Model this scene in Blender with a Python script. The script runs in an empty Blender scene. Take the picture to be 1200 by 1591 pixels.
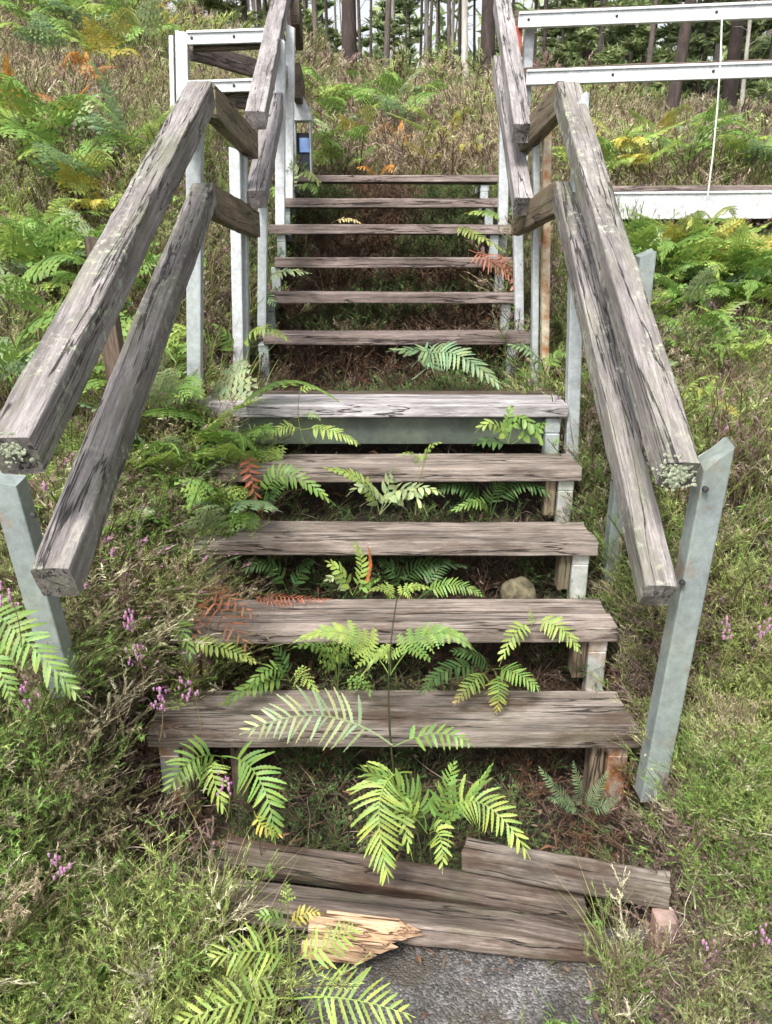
import bpy, math, random
import numpy as np
from mathutils import Vector, Matrix, noise

# ------------------------------------------------------------------ camera, world, sun, exposure
sc = bpy.context.scene
C = sc.collection
PI = math.pi
TILT = math.radians(19.0)
CAMZ = 1.645
F = 1250.0                                  # focal length in photo pixels
cam_d = bpy.data.cameras.new('camera'); cam = bpy.data.objects.new('camera', cam_d); C.objects.link(cam)
cam.location = (0, 0, CAMZ); cam.rotation_euler = (PI/2 - TILT, 0, 0)
cam_d.sensor_fit = 'VERTICAL'; cam_d.sensor_height = 36; cam_d.lens = F/1591*36
cam_d.clip_start = 0.05; cam_d.clip_end = 1500
sc.camera = cam
SUN_EL, SUN_ROT = math.radians(52), math.radians(205)
w = bpy.data.worlds.new('World'); sc.world = w; w.use_nodes = True
nt = w.node_tree; bg = nt.nodes['Background']
sky = nt.nodes.new('ShaderNodeTexSky'); sky.sky_type = 'NISHITA'; sky.sun_disc = False
sky.sun_elevation = SUN_EL; sky.sun_rotation = SUN_ROT; sky.air_density = 1.0; sky.dust_density = 5.0; sky.ozone_density = .5
hs = nt.nodes.new('ShaderNodeHueSaturation'); hs.inputs['Saturation'].default_value = .22
nt.links.new(sky.outputs[0], hs.inputs['Color']); nt.links.new(hs.outputs[0], bg.inputs[0])
bg.inputs[1].default_value = 0.15
sl = bpy.data.lights.new('sun', 'SUN'); sl.energy = 2.3; sl.angle = math.radians(12); sl.color = (1, .95, .88)
so = bpy.data.objects.new('sun', sl); C.objects.link(so)
# light comes from behind-left of the camera, high
sd = Vector((math.sin(SUN_ROT)*math.cos(SUN_EL), math.cos(SUN_ROT)*math.cos(SUN_EL), math.sin(SUN_EL)))
so.rotation_euler = sd.to_track_quat('Z', 'Y').to_euler()
sc.view_settings.view_transform = 'Standard'; sc.view_settings.look = 'None'
sc.view_settings.exposure = 0.95; sc.view_settings.gamma = 1
try:
    sc.cycles.max_bounces = 6; sc.cycles.diffuse_bounces = 3; sc.cycles.transmission_bounces = 3
    sc.cycles.transparent_max_bounces = 4; sc.cycles.use_denoising = True
    sc.cycles.use_adaptive_sampling = True; sc.cycles.adaptive_threshold = .02
except Exception: pass

ST, CT = math.sin(TILT), math.cos(TILT)
def ray(px, py):
    v = (py-795.5)/F
    return (px-600)/F, CT - v*ST, -ST - v*CT
def PY(px, py, Y):                          # point of the real place seen at that spot of the photo, at distance Y
    x, y, z = ray(px, py); t = Y/y
    return Vector((x*t, Y, CAMZ+z*t))
def PX(px, py, X):
    x, y, z = ray(px, py); t = X/x
    return Vector((X, y*t, CAMZ+z*t))
def PZ(px, py, Z):
    x, y, z = ray(px, py); t = (Z-CAMZ)/z
    return Vector((x*t, y*t, Z))

# ------------------------------------------------------------------ object helpers
def tag(o, label=None, cat=None, group=None, kind=None):
    if label: o['label'] = label
    if cat: o['category'] = cat
    if group: o['group'] = group
    if kind: o['kind'] = kind
    return o
def thing(name, label, cat, loc=(0,0,0), group=None):
    o = bpy.data.objects.new(name, None); C.objects.link(o); o.location = loc; o.empty_display_size = .1
    return tag(o, label, cat, group)
def link_world(o, parent, M=None):
    C.objects.link(o)
    if parent is not None:
        o.parent = parent
        pl = parent.location.copy(); g = parent
        PM = world_of(parent)
        o.matrix_parent_inverse = PM.inverted()
    if M is not None: o.matrix_basis = M
WM = {}
def world_of(o):
    M = o.matrix_basis.copy() if o.name in WM else Matrix.Translation(o.location)
    return WM.get(o.name, M)
def mesh_obj(name, V, Fc, mat, parent=None, col=None, M=None, smooth=False):
    """V (n,3) numpy, Fc (m,3|4) numpy; col (n,3) true colours of the thing"""
    me = bpy.data.meshes.new(name)
    V = np.asarray(V, dtype=np.float32); Fc = np.asarray(Fc, dtype=np.int32); k = Fc.shape[1]
    me.vertices.add(len(V)); me.vertices.foreach_set('co', V.ravel())
    me.loops.add(Fc.size); me.loops.foreach_set('vertex_index', Fc.ravel())
    me.polygons.add(len(Fc)); me.polygons.foreach_set('loop_start', np.arange(0, Fc.size, k, dtype=np.int32))
    if smooth: me.polygons.foreach_set('use_smooth', np.ones(len(Fc), dtype=bool))
    if col is not None:
        a = me.color_attributes.new('Col', 'FLOAT_COLOR', 'POINT')
        c = np.ones((len(V), 4), dtype=np.float32); c[:, :3] = col; a.data.foreach_set('color', c.ravel())
    me.update(calc_edges=True); me.materials.append(mat)
    o = bpy.data.objects.new(name, me); link_world(o, parent, M)
    WM[o.name] = M.copy() if M is not None else Matrix.Identity(4)
    return o
def py_mesh(name, V, Fc, mat, parent=None, M=None, smooth=False):
    me = bpy.data.meshes.new(name); me.from_pydata([tuple(v) for v in V], [], Fc); me.update()
    if smooth: me.polygons.foreach_set('use_smooth', [True]*len(me.polygons))
    me.materials.append(mat)
    o = bpy.data.objects.new(name, me); link_world(o, parent, M)
    WM[o.name] = M.copy() if M is not None else Matrix.Identity(4)
    return o

# ------------------------------------------------------------------ materials
def new_mat(name):
    m = bpy.data.materials.new(name); m.use_nodes = True
    n = m.node_tree; b = n.nodes['Principled BSDF']
    return m, n, b, n.links
def ramp(n, stops):
    r = n.nodes.new('ShaderNodeValToRGB'); e = r.color_ramp.elements
    while len(e) < len(stops): e.new(.5)
    for i, (p, c) in enumerate(stops):
        e[i].position = p; e[i].color = (c[0], c[1], c[2], 1) if hasattr(c, '__len__') else (c, c, c, 1)
    return r
def nz(n, L, vec, scale, detail=6, rough=.6, dist=0):
    t = n.nodes.new('ShaderNodeTexNoise'); t.inputs['Scale'].default_value = scale
    t.inputs['Detail'].default_value = detail; t.inputs['Roughness'].default_value = rough; t.inputs['Distortion'].default_value = dist
    L.new(vec, t.inputs['Vector']); return t
def mix(n, L, fac, a, b, mode='MIX'):
    m = n.nodes.new('ShaderNodeMix'); m.data_type = 'RGBA'; m.blend_type = mode
    for s, v in ((0, fac), (6, a), (7, b)):
        if hasattr(v, 'type') and hasattr(v, 'is_linked'): L.new(v, m.inputs[s])
        else: m.inputs[s].default_value = v if s == 0 else (*v, 1)
    return m.outputs[2]
def weathered(name, lo, mid, hi, lichen=0.0, moss=0.0, rot=0.0):
    m, n, b, L = new_mat(name)
    tc = n.nodes.new('ShaderNodeTexCoord'); oi = n.nodes.new('ShaderNodeObjectInfo')
    off = n.nodes.new('ShaderNodeVectorMath'); off.operation = 'ADD'
    sc_ = n.nodes.new('ShaderNodeVectorMath'); sc_.operation = 'SCALE'; sc_.inputs['Scale'].default_value = 37
    cmb = n.nodes.new('ShaderNodeCombineXYZ')
    for i in range(3): L.new(oi.outputs['Random'], cmb.inputs[i])
    L.new(cmb.outputs[0], sc_.inputs[0]); L.new(tc.outputs['Object'], off.inputs[0]); L.new(sc_.outputs[0], off.inputs[1])
    def mp(s):
        q = n.nodes.new('ShaderNodeMapping'); q.inputs['Scale'].default_value = s; L.new(off.outputs[0], q.inputs[0]); return q.outputs[0]
    g1 = nz(n, L, mp((3.4, 80, 80)), 1.0, 10, .78, .4)
    g2 = nz(n, L, mp((24, 230, 230)), 1.0, 5, .75)
    big = nz(n, L, mp((3.2, 11, 11)), 1.0, 5, .6)
    fib = nz(n, L, mp((6.0, 150, 150)), 1.0, 8, .72, .3)
    ck = nz(n, L, mp((.9, 17, 17)), 1.0, 5, .55, .4)
    st_ = nz(n, L, mp((2.0, 14, 14)), 1.0, 4, .6)
    r1 = ramp(n, [(.31, lo), (.5, mid), (.71, hi)]); L.new(g1.outputs[0], r1.inputs[0])
    r2 = ramp(n, [(.32, .66), (.68, 1.25)]); L.new(g2.outputs[0], r2.inputs[0])
    c = mix(n, L, 1.0, r1.outputs[0], r2.outputs[0], 'MULTIPLY')
    r3 = ramp(n, [(.33, .58), (.66, 1.3)]); L.new(big.outputs[0], r3.inputs[0])
    c = mix(n, L, 1.0, c, r3.outputs[0], 'MULTIPLY')
    # long drying cracks
    rc = ramp(n, [(.27, .15), (.37, 1.0)]); L.new(fib.outputs[0], rc.inputs[0])
    c = mix(n, L, rc.outputs[0], tuple(x*.28 for x in lo), c)
    rs = ramp(n, [(.42, 0.0), (.60, .75)]); L.new(st_.outputs[0], rs.inputs[0])      # silvered, bleached areas
    c = mix(n, L, rs.outputs[0], c, mix(n, L, 1.0, c, (1.28, 1.30, 1.32), 'MULTIPLY'))
    rk = ramp(n, [(.490, 1.0), (.4985, 0.0), (.5015, 0.0), (.510, 1.0)]); L.new(ck.outputs[0], rk.inputs[0])
    c = mix(n, L, rk.outputs[0], tuple(x*.35 for x in lo), c)
    if rot:                                         # brown rotten patches
        rn = nz(n, L, mp((3.5, 9, 9)), 1.0, 6, .7); rr = ramp(n, [(.5, 0.0), (.62, rot)]); L.new(rn.outputs[0], rr.inputs[0])
        c = mix(n, L, rr.outputs[0], c, (.055, .030, .018))
    if lichen:
        ln = nz(n, L, mp((38, 38, 38)), 1.0, 4, .75); lr = ramp(n, [(.60-.08*lichen, 0.0), (.66, 1.0)]); L.new(ln.outputs[0], lr.inputs[0])
        lb = nz(n, L, mp((3, 8, 8)), 1.0, 3, .5); lbr = ramp(n, [(.45, 0.0), (.62, lichen)]); L.new(lb.outputs[0], lbr.inputs[0])
        mm = n.nodes.new('ShaderNodeMath'); mm.operation = 'MULTIPLY'; L.new(lr.outputs[0], mm.inputs[0]); L.new(lbr.outputs[0], mm.inputs[1])
        c = mix(n, L, mm.outputs[0], c, (.46, .50, .38))
    if moss:
        gn = nz(n, L, mp((4, 11, 11)), 1.0, 6, .7); gr = ramp(n, [(.48, 0.0), (.68, moss)]); L.new(gn.outputs[0], gr.inputs[0])
        c = mix(n, L, gr.outputs[0], c, (.15, .17, .085))
    L.new(c, b.inputs['Base Color']); b.inputs['Roughness'].default_value = .72; b.inputs['Specular IOR Level'].default_value = .35
    bp = n.nodes.new('ShaderNodeBump'); bp.inputs['Strength'].default_value = .9; bp.inputs['Distance'].default_value = .004
    L.new(g1.outputs[0], bp.inputs['Height'])
    bp2 = n.nodes.new('ShaderNodeBump'); bp2.inputs['Strength'].default_value = .9; bp2.inputs['Distance'].default_value = .004
    L.new(rc.outputs[0], bp2.inputs['Height']); L.new(bp.outputs[0], bp2.inputs['Normal'])
    bp3 = n.nodes.new('ShaderNodeBump'); bp3.inputs['Strength'].default_value = 1; bp3.inputs['Distance'].default_value = .007
    L.new(rk.outputs[0], bp3.inputs['Height']); L.new(bp2.outputs[0], bp3.inputs['Normal'])
    L.new(bp3.outputs[0], b.inputs['Normal'])
    return m
W_RAIL = weathered('grey_purple_weathered_timber', (.085, .074, .071), (.185, .166, .160), (.32, .298, .290), lichen=.9, moss=.45)
W_RAIL_CLEAN = weathered('pale_weathered_timber', (.12, .106, .105), (.245, .225, .224), (.38, .358, .358), lichen=.5)
W_TREAD = weathered('brown_weathered_tread', (.10, .078, .065), (.22, .182, .156), (.37, .325, .29), rot=.5)
W_TREAD_G = weathered('rotting_grey_tread', (.075, .059, .049), (.18, .15, .128), (.34, .30, .268), rot=.75, moss=.2)
W_UP = weathered('red_brown_tread', (.085, .062, .055), (.19, .15, .135), (.34, .29, .27), rot=.3)
W_LAND = weathered('sheen_paled_landing_board', (.19, .17, .17), (.32, .30, .305), (.46, .44, .45))  # grey wood with the sky's sheen put into its pale colour
W_DARK = weathered('dark_brown_timber', (.035, .024, .018), (.085, .06, .045), (.16, .12, .095), moss=.25)
W_ROT = weathered('rotten_fallen_board', (.045, .034, .028), (.145, .112, .095), (.33, .285, .255), rot=.8, moss=.3)
W_DKROT = weathered('dark_rotten_board', (.03, .022, .018), (.09, .066, .055), (.22, .18, .155), rot=.9, moss=.3)
W_SPLIT = weathered('fresh_split_wood', (.36, .19, .10), (.60, .40, .25), (.76, .62, .48))
W_BRN = weathered('tan_brown_timber', (.075, .055, .035), (.165, .125, .085), (.27, .215, .155), moss=.5)

def galv(name, base, rust=.25, algae=.3, metal=.35):
    m, n, b, L = new_mat(name)
    tc = n.nodes.new('ShaderNodeTexCoord')
    a = nz(n, L, tc.outputs['Object'], 6, 6, .65); v = nz(n, L, tc.outputs['Object'], 38, 6, .75)
    r = ramp(n, [(.3, tuple(x*.62 for x in base)), (.7, tuple(min(1, x*1.18) for x in base))]); L.new(a.outputs[0], r.inputs[0])
    r2 = ramp(n, [(.35, .78), (.65, 1.12)]); L.new(v.outputs[0], r2.inputs[0])
    c = mix(n, L, 1.0, r.outputs[0], r2.outputs[0], 'MULTIPLY')
    al = nz(n, L, tc.outputs['Object'], 3.1, 7, .7); ar = ramp(n, [(.45, 0.0), (.68, algae)]); L.new(al.outputs[0], ar.inputs[0])
    c = mix(n, L, ar.outputs[0], c, (.17, .20, .13))
    q = n.nodes.new('ShaderNodeMapping'); q.inputs['Scale'].default_value = (8, 8, 4.5); L.new(tc.outputs['Object'], q.inputs[0])
    rn = nz(n, L, q.outputs[0], 1, 8, .72); rr = ramp(n, [(.62-.2*rust, 0.0), (.72-.1*rust, min(1, .35+rust))]); L.new(rn.outputs[0], rr.inputs[0])
    c = mix(n, L, rr.outputs[0], c, (.30, .12, .035))
    L.new(c, b.inputs['Base Color']); b.inputs['Metallic'].default_value = metal; b.inputs['Roughness'].default_value = .5
    bp = n.nodes.new('ShaderNodeBump'); bp.inputs['Strength'].default_value = .3; bp.inputs['Distance'].default_value = .002
    L.new(v.outputs[0], bp.inputs['Height']); L.new(bp.outputs[0], b.inputs['Normal'])
    return m
G_GREY = galv('dull_grey_green_galvanised_steel', (.31, .36, .36), .22, .5)
G_PALE = galv('pale_galvanised_steel', (.50, .55, .57), .14, .35)
G_WHITE = galv('bright_galvanised_steel', (.64, .67, .70), .08, .2)
G_RUST = galv('rust_streaked_galvanised_steel', (.55, .57, .54), .75, .2)
G_ORANGE = galv('orange_rusted_steel_face', (.62, .55, .42), .9, .1)
G_PINK = galv('pink_rusted_block', (.50, .36, .32), .6, .1)
BEAM = galv('shade_dark_green_grey_beam', (.12, .145, .12), .1, .8)  # greenish steel, its base darkened for the shade below the landing

def flat(name, c, rough=.6, metal=0, var=.15, scale=20):
    m, n, b, L = new_mat(name)
    tc = n.nodes.new('ShaderNodeTexCoord'); a = nz(n, L, tc.outputs['Object'], scale, 5)
    r = ramp(n, [(.3, tuple(x*(1-var) for x in c)), (.7, tuple(min(1, x*(1+var)) for x in c))]); L.new(a.outputs[0], r.inputs[0])
    L.new(r.outputs[0], b.inputs['Base Color']); b.inputs['Roughness'].default_value = rough; b.inputs['Metallic'].default_value = metal
    return m
M_BOLT = flat('dark_bolt', (.05, .05, .05), .5, .6)
M_RED = flat('red_painted_end', (.32, .05, .03), .6)
M_BLUE = flat('blue_panel', (.16, .26, .52), .5)
M_BLACK = flat('dark_panel', (.02, .025, .04), .5)
M_WIRE = flat('pale_cord', (.62, .62, .60), .6)

def foliage(name, trans=.35, rough=.55, spec=.3):
    m, n, b, L = new_mat(name)
    at = n.nodes.new('ShaderNodeAttribute'); at.attribute_name = 'Col'
    L.new(at.outputs['Color'], b.inputs['Base Color']); b.inputs['Roughness'].default_value = rough; b.inputs['Specular IOR Level'].default_value = spec
    tr = n.nodes.new('ShaderNodeBsdfTranslucent')
    hv = n.nodes.new('ShaderNodeHueSaturation'); hv.inputs['Value'].default_value = 1.2; L.new(at.outputs['Color'], hv.inputs['Color']); L.new(hv.outputs[0], tr.inputs[0])
    ms = n.nodes.new('ShaderNodeMixShader'); ms.inputs[0].default_value = trans
    L.new(b.outputs[0], ms.inputs[1]); L.new(tr.outputs[0], ms.inputs[2])
    L.new(ms.outputs[0], n.nodes['Material Output'].inputs[0])
    return m
FERN = foliage('fern_leaf', .35, .45, .4)
LEAF = foliage('heather_leaf', .42, .5, .4)
NEEDLE = foliage('pine_needles', .2)
DRY = foliage('dry_stem', .05, .8, .1)

def bark(name, lo, hi, sc1=6):
    m, n, b, L = new_mat(name)
    tc = n.nodes.new('ShaderNodeTexCoord'); q = n.nodes.new('ShaderNodeMapping'); q.inputs['Scale'].default_value = (sc1, sc1, sc1*.25); L.new(tc.outputs['Object'], q.inputs[0])
    a = nz(n, L, q.outputs[0], 1.5, 9, .75, .5); r = ramp(n, [(.35, lo), (.65, hi)]); L.new(a.outputs[0], r.inputs[0])
    L.new(r.outputs[0], b.inputs['Base Color']); b.inputs['Roughness'].default_value = .9
    bp = n.nodes.new('ShaderNodeBump'); bp.inputs['Strength'].default_value = 1; bp.inputs['Distance'].default_value = .03
    L.new(a.outputs[0], bp.inputs['Height']); L.new(bp.outputs[0], b.inputs['Normal']); return m
B_DARK = bark('dark_pine_bark', (.018, .014, .013), (.085, .06, .052))
B_GREY = bark('grey_brown_bark', (.05, .042, .037), (.17, .14, .12))
B_PALE = bark('pale_bark', (.30, .28, .25), (.60, .57, .53))

def soil_mat():
    m, n, b, L = new_mat('shade_darkened_leaf_soil')
    g = n.nodes.new('ShaderNodeNewGeometry')
    a = nz(n, L, g.outputs['Position'], 3, 8, .7); v = nz(n, L, g.outputs['Position'], 55, 8, .75)
    r = ramp(n, [(.3, (.018, .012, .009)), (.5, (.038, .026, .018)), (.7, (.05, .044, .024))]); L.new(a.outputs[0], r.inputs[0])  # soil tones lowered to stand in for the shade under the treads
    r2 = ramp(n, [(.3, .4), (.7, 1.7)]); L.new(v.outputs[0], r2.inputs[0])
    c = mix(n, L, 1.0, r.outputs[0], r2.outputs[0], 'MULTIPLY')
    L.new(c, b.inputs['Base Color']); b.inputs['Roughness'].default_value = .95
    bp = n.nodes.new('ShaderNodeBump'); bp.inputs['Strength'].default_value = 1; bp.inputs['Distance'].default_value = .02
    L.new(v.outputs[0], bp.inputs['Height']); L.new(bp.outputs[0], b.inputs['Normal']); return m
SOIL = soil_mat()
def gravel_mat():
    m, n, b, L = new_mat('grey_gravel')
    g = n.nodes.new('ShaderNodeNewGeometry')
    v = n.nodes.new('ShaderNodeTexVoronoi'); v.inputs['Scale'].default_value = 170; L.new(g.outputs['Position'], v.inputs['Vector'])
    r = ramp(n, [(0, (.05, .047, .048)), (.5, (.125, .118, .118)), (1, (.30, .285, .28))]); L.new(v.outputs['Color'], r.inputs[0])
    a = nz(n, L, g.outputs['Position'], 9, 7, .7); r2 = ramp(n, [(.35, .35), (.65, 1.15)]); L.new(a.outputs[0], r2.inputs[0])
    c = mix(n, L, 1.0, r.outputs[0], r2.outputs[0], 'MULTIPLY')
    dn = nz(n, L, g.outputs['Position'], 5.5, 9, .75); dr = ramp(n, [(.46, 0.0), (.6, .8)]); L.new(dn.outputs[0], dr.inputs[0]); c = mix(n, L, dr.outputs[0], c, (.06, .05, .035))
    L.new(c, b.inputs['Base Color']); b.inputs['Roughness'].default_value = .9
    bp = n.nodes.new('ShaderNodeBump'); bp.inputs['Strength'].default_value = 1; bp.inputs['Distance'].default_value = .004; bp.invert = True
    L.new(v.outputs['Distance'], bp.inputs['Height']); L.new(bp.outputs[0], b.inputs['Normal']); return m
GRAVEL = gravel_mat()

# ------------------------------------------------------------------ terrain
def sstep(a, b, x):
    t = np.clip((x-a)/(b-a), 0, 1); return t*t*(3-2*t)
def ground(x, y):
    x = np.asarray(x, dtype=float); y = np.asarray(y, dtype=float)
    prof = np.interp(y, [-400, -3, 1.55, 1.95, 3.0, 3.85, 5.5, 7, 11, 16.5, 24, 60, 500],
                        [0, 0, 0.02, .17, .80, 1.02, 1.85, 2.2, 3.08, 4.22, 4.75, 5.2, 5.6])
    lw = sstep(1.2, 2.6, y)
    side = np.abs(x - .02)
    under = 1 - sstep(.62, .95, side)
    z = prof + .06*np.clip(side-.7, 0, .6)*lw
    z = z - under*(.10*lw + .10*sstep(3.3, 4.0, y)*(1-sstep(5.4, 6.2, y)))
    z = z + .13*sstep(.66, .95, -x)*sstep(1.9, 2.3, y)*(1-sstep(3.0, 3.5, y)) + .12*sstep(.75, 1.3, -x)*sstep(.9, 2.0, y) + .16*np.clip(-x-.8, 0, 14)*lw*sstep(2, 7, y) + .10*np.clip(-x-1.5, 0, 14)*sstep(6, 14, y)
    z = z - .13*np.clip(x-.9, 0, 6)*sstep(2.2, 6, y) - .22*sstep(.85, 1.2, x)*sstep(3.2, 4.4, y)*(1-sstep(6.2, 7.5, y)) - .02*np.clip(x-.9, 0, 4)*lw
    z = z - (1-sstep(.55, .72, side))*.12*sstep(1.54, 1.72, y)*(1-sstep(2.3, 3.2, y))
    r = .035*np.sin(x*2.1+1)*np.cos(y*1.7) + .02*np.sin(x*5.3+y*3.1) + .012*np.sin(x*11.7-y*9.3)
    wn = np.clip((side-.55)/.8, .25, 1)*sstep(1.2, 2.4, y)
    z = z + .20*np.exp(-((x+1.06)/.24)**2-((y-1.70)/.40)**2) + .12*np.exp(-((x-.92)/.17)**2-((y-1.78)/.25)**2) + .11*np.exp(-((x-.83)/.10)**2-((y-1.74)/.16)**2) + .08*np.exp(-((x+.90)/.14)**2-((y-1.72)/.2)**2)
    return z + r*wn + .10*np.sin(x*.9+2)*np.sin(y*.8)*sstep(5, 9, y)
def grid_obj(name, xs, ys, mat, dz=0, jitter=0, kind='structure', label=None):
    X, Y = np.meshgrid(xs, ys); Z = ground(X, Y)+dz
    if jitter: Z = Z + jitter*np.random.RandomState(4).randn(*Z.shape)
    V = np.stack([X, Y, Z], -1).reshape(-1, 3); nx, ny = len(xs), len(ys)
    i = (np.arange(ny-1)[:, None]*nx + np.arange(nx-1)[None, :]).ravel()
    Fc = np.stack([i, i+1, i+nx+1, i+nx], -1)
    o = mesh_obj(name, V, Fc, mat, smooth=True); o['kind'] = kind
    return o
xs = np.concatenate([-np.geomspace(400, 4.2, 26), np.arange(-4, 4.01, .06), np.geomspace(4.2, 400, 26)])
ys = np.concatenate([-np.geomspace(300, 1.2, 14), np.arange(-1, 8.01, .06), np.arange(8.3, 30, .5), np.geomspace(31, 500, 16)])
hill = grid_obj('ground', xs, ys, SOIL, jitter=.004)

# gravel path in front of the steps, a thin sheet with a wandering edge
def path_half(y):
    return .60 + .08*np.sin(y*3.3+1) + .04*np.sin(y*9.1)
def make_path():
    ys_ = np.arange(-6, 1.56, .05); n = 21; V = []
    for y in ys_:
        h = path_half(y); c = .28 + .05*math.sin(y*1.3)
        for k in range(n):
            x = c - h + 2*h*k/(n-1); V.append((x, y, float(ground(x, y))+.016+.004*math.sin(x*23)*math.cos(y*19)))
    V = np.array(V); i = (np.arange(len(ys_)-1)[:, None]*n + np.arange(n-1)[None, :]).ravel()
    o = mesh_obj('gravel_path', V, np.stack([i, i+1, i+n+1, i+n], -1), GRAVEL, smooth=True); o['kind'] = 'structure'
make_path()

# ------------------------------------------------------------------ timber / steel members
def frame_of(d, up=Vector((0, 0, 1))):
    X = d.normalized(); Yv = up.cross(X).normalized(); Z = X.cross(Yv).normalized()
    return Matrix(((X.x, Yv.x, Z.x), (X.y, Yv.y, Z.y), (X.z, Yv.z, Z.z))).to_4x4()
def beam(name, p0, p1, wd, ht, mat, parent=None, rough=.0015, r=.006, roll=0, slant=0, seed=0, grain=True, wear=0.0):
    """a sawn member from p0 to p1 (axis through the section's centre); its own X runs along the grain"""
    p0, p1 = Vector(p0), Vector(p1); d = p1-p0; L = d.length
    up = Vector((0, 0, 1)) if abs(d.normalized().z) < .95 else Vector((0, 1, 0))
    M = Matrix.Translation((p0+p1)/2) @ frame_of(d, up) @ Matrix.Rotation(roll, 4, 'X')
    hw, hh = wd/2, ht/2; sec = []
    for sx, sy in ((1, 1), (-1, 1), (-1, -1), (1, -1)):
        cx, cy = sx*(hw-r), sy*(hh-r)
        a = [(sx*hw, cy), (cx+sx*r*.7, cy+sy*r*.7), (cx, sy*hh)]
        if sx*sy < 0: a = a[::-1]
        sec += a
        nxt = {(1, 1): (0, hh), (-1, 1): (-hw, 0), (-1, -1): (0, -hh), (1, -1): (hw, 0)}[(sx, sy)]
        q = [(.5*nxt[0]+ (sx*.5*(hw-r) if nxt[0] == 0 else .5*nxt[0]), .5*nxt[1] + (sy*.5*(hh-r) if nxt[1] == 0 else .5*nxt[1]))]
        sec += [nxt]
    k = len(sec); n = max(3, int(L/.045)) if grain else 3
    V = []
    for i in range(n+1):
        x = -L/2 + L*i/n
        for j, (a, b) in enumerate(sec):
            da = db = 0; xx = x
            if grain:
                s = noise.noise(Vector((x*2.1+seed*7.3, a*25+3*seed, b*25)))
                s2 = noise.noise(Vector((x*14+seed, a*40, b*40+seed)))
                f = 1 + (rough*(1.6*s+.9*s2))/max(hw, .02)
                da, db = a*f-a, b*f-b
                db += .0022*math.sin(x*1.7+seed)*rough/.0015; da += .002*math.sin(x*1.3+2*seed)*rough/.0015
                if i in (0, n): xx += .006*noise.noise(Vector((a*60, b*60, seed*3.3+i)))
                if wear and i in (0, n): da -= a*wear; db -= b*wear
            if slant and i == n: xx += slant*(a/hw)
            V.append((xx, a+da, b+db))
    Fc = []
    for i in range(n):
        for j in range(k):
            a0, a1 = i*k+j, i*k+(j+1) % k; Fc.append((a0, a1, a1+k, a0+k))
    Fc = [f[::-1] for f in Fc]
    Fc.append(tuple(range(k))); Fc.append(tuple(range(n*k, n*k+k))[::-1])
    o = py_mesh(name, V, Fc, mat, parent, M)
    return o
def boxes(name, lst, mat, parent=None, bev=.003):
    """several boxes (x0,x1,y0,y1,z0,z1) of ONE member in one mesh, with small bevelled edges"""
    V, Fc = [], []
    for (x0, x1, y0, y1, z0, z1) in lst:
        b = len(V); cx, cy, cz = (x0+x1)/2, (y0+y1)/2, (z0+z1)/2; hx, hy, hz = (x1-x0)/2, (y1-y0)/2, (z1-z0)/2
        e = min(bev, hx*.4, hy*.4, hz*.4)
        for sx in (-1, 1):
            for sy in (-1, 1):
                for sz in (-1, 1):
                    V += [(cx+sx*hx, cy+sy*(hy-e), cz+sz*(hz-e)), (cx+sx*(hx-e), cy+sy*hy, cz+sz*(hz-e)), (cx+sx*(hx-e), cy+sy*(hy-e), cz+sz*hz)]
        def ix(sx, sy, sz, a): return b + (((sx > 0)*4 + (sy > 0)*2 + (sz > 0))*3 + a)
        for s in (-1, 1):
            q = [ix(s, -1, -1, 0), ix(s, 1, -1, 0), ix(s, 1, 1, 0), ix(s, -1, 1, 0)]; Fc.append(q if s > 0 else q[::-1])
            q = [ix(-1, s, -1, 1), ix(-1, s, 1, 1), ix(1, s, 1, 1), ix(1, s, -1, 1)]; Fc.append(q if s > 0 else q[::-1])
            q = [ix(-1, -1, s, 2), ix(1, -1, s, 2), ix(1, 1, s, 2), ix(-1, 1, s, 2)]; Fc.append(q if s > 0 else q[::-1])
        for s in (-1, 1):
            for t in (-1, 1):
                Fc.append([ix(-1, s, t, 1), ix(1, s, t, 1), ix(1, s, t, 2), ix(-1, s, t, 2)])
                Fc.append([ix(s, -1, t, 0), ix(s, 1, t, 0), ix(s, 1, t, 2), ix(s, -1, t, 2)])
                Fc.append([ix(s, t, -1, 0), ix(s, t, 1, 0), ix(s, t, 1, 1), ix(s, t, -1, 1)])
        for sx in (-1, 1):
            for sy in (-1, 1):
                for sz in (-1, 1): Fc.append([ix(sx, sy, sz, 0), ix(sx, sy, sz, 1), ix(sx, sy, sz, 2)])
    return py_mesh(name, V, Fc, mat, parent)
def tube_np(pts, rad, k=5):
    pts = [Vector(p) for p in pts]; n = len(pts); V = []; Fc = []
    for i, p in enumerate(pts):
        t = (pts[min(i+1, n-1)] - pts[max(i-1, 0)]).normalized()
        a = t.cross(Vector((0, 0, 1)) if abs(t.z) < .9 else Vector((1, 0, 0))).normalized(); b = t.cross(a)
        r = rad[i] if hasattr(rad, '__len__') else rad
        for j in range(k):
            th = 2*PI*j/k; V.append(p + a*(r*math.cos(th)) + b*(r*math.sin(th)))
    for i in range(n-1):
        for j in range(k): Fc.append((i*k+j, i*k+(j+1) % k, (i+1)*k+(j+1) % k, (i+1)*k+j))
    return V, Fc
def disc(name, c, nrm, r, t, mat, parent):
    c = Vector(c); nrm = Vector(nrm).normalized()
    V, Fc = tube_np([c, c+nrm*t], [r, r*.85], 10); V.append(c+nrm*t*1.15); m = len(V)-1
    for j in range(10): Fc.append((10+j, 10+(j+1) % 10, m))
    return py_mesh(name, V, Fc, mat, parent)

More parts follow.
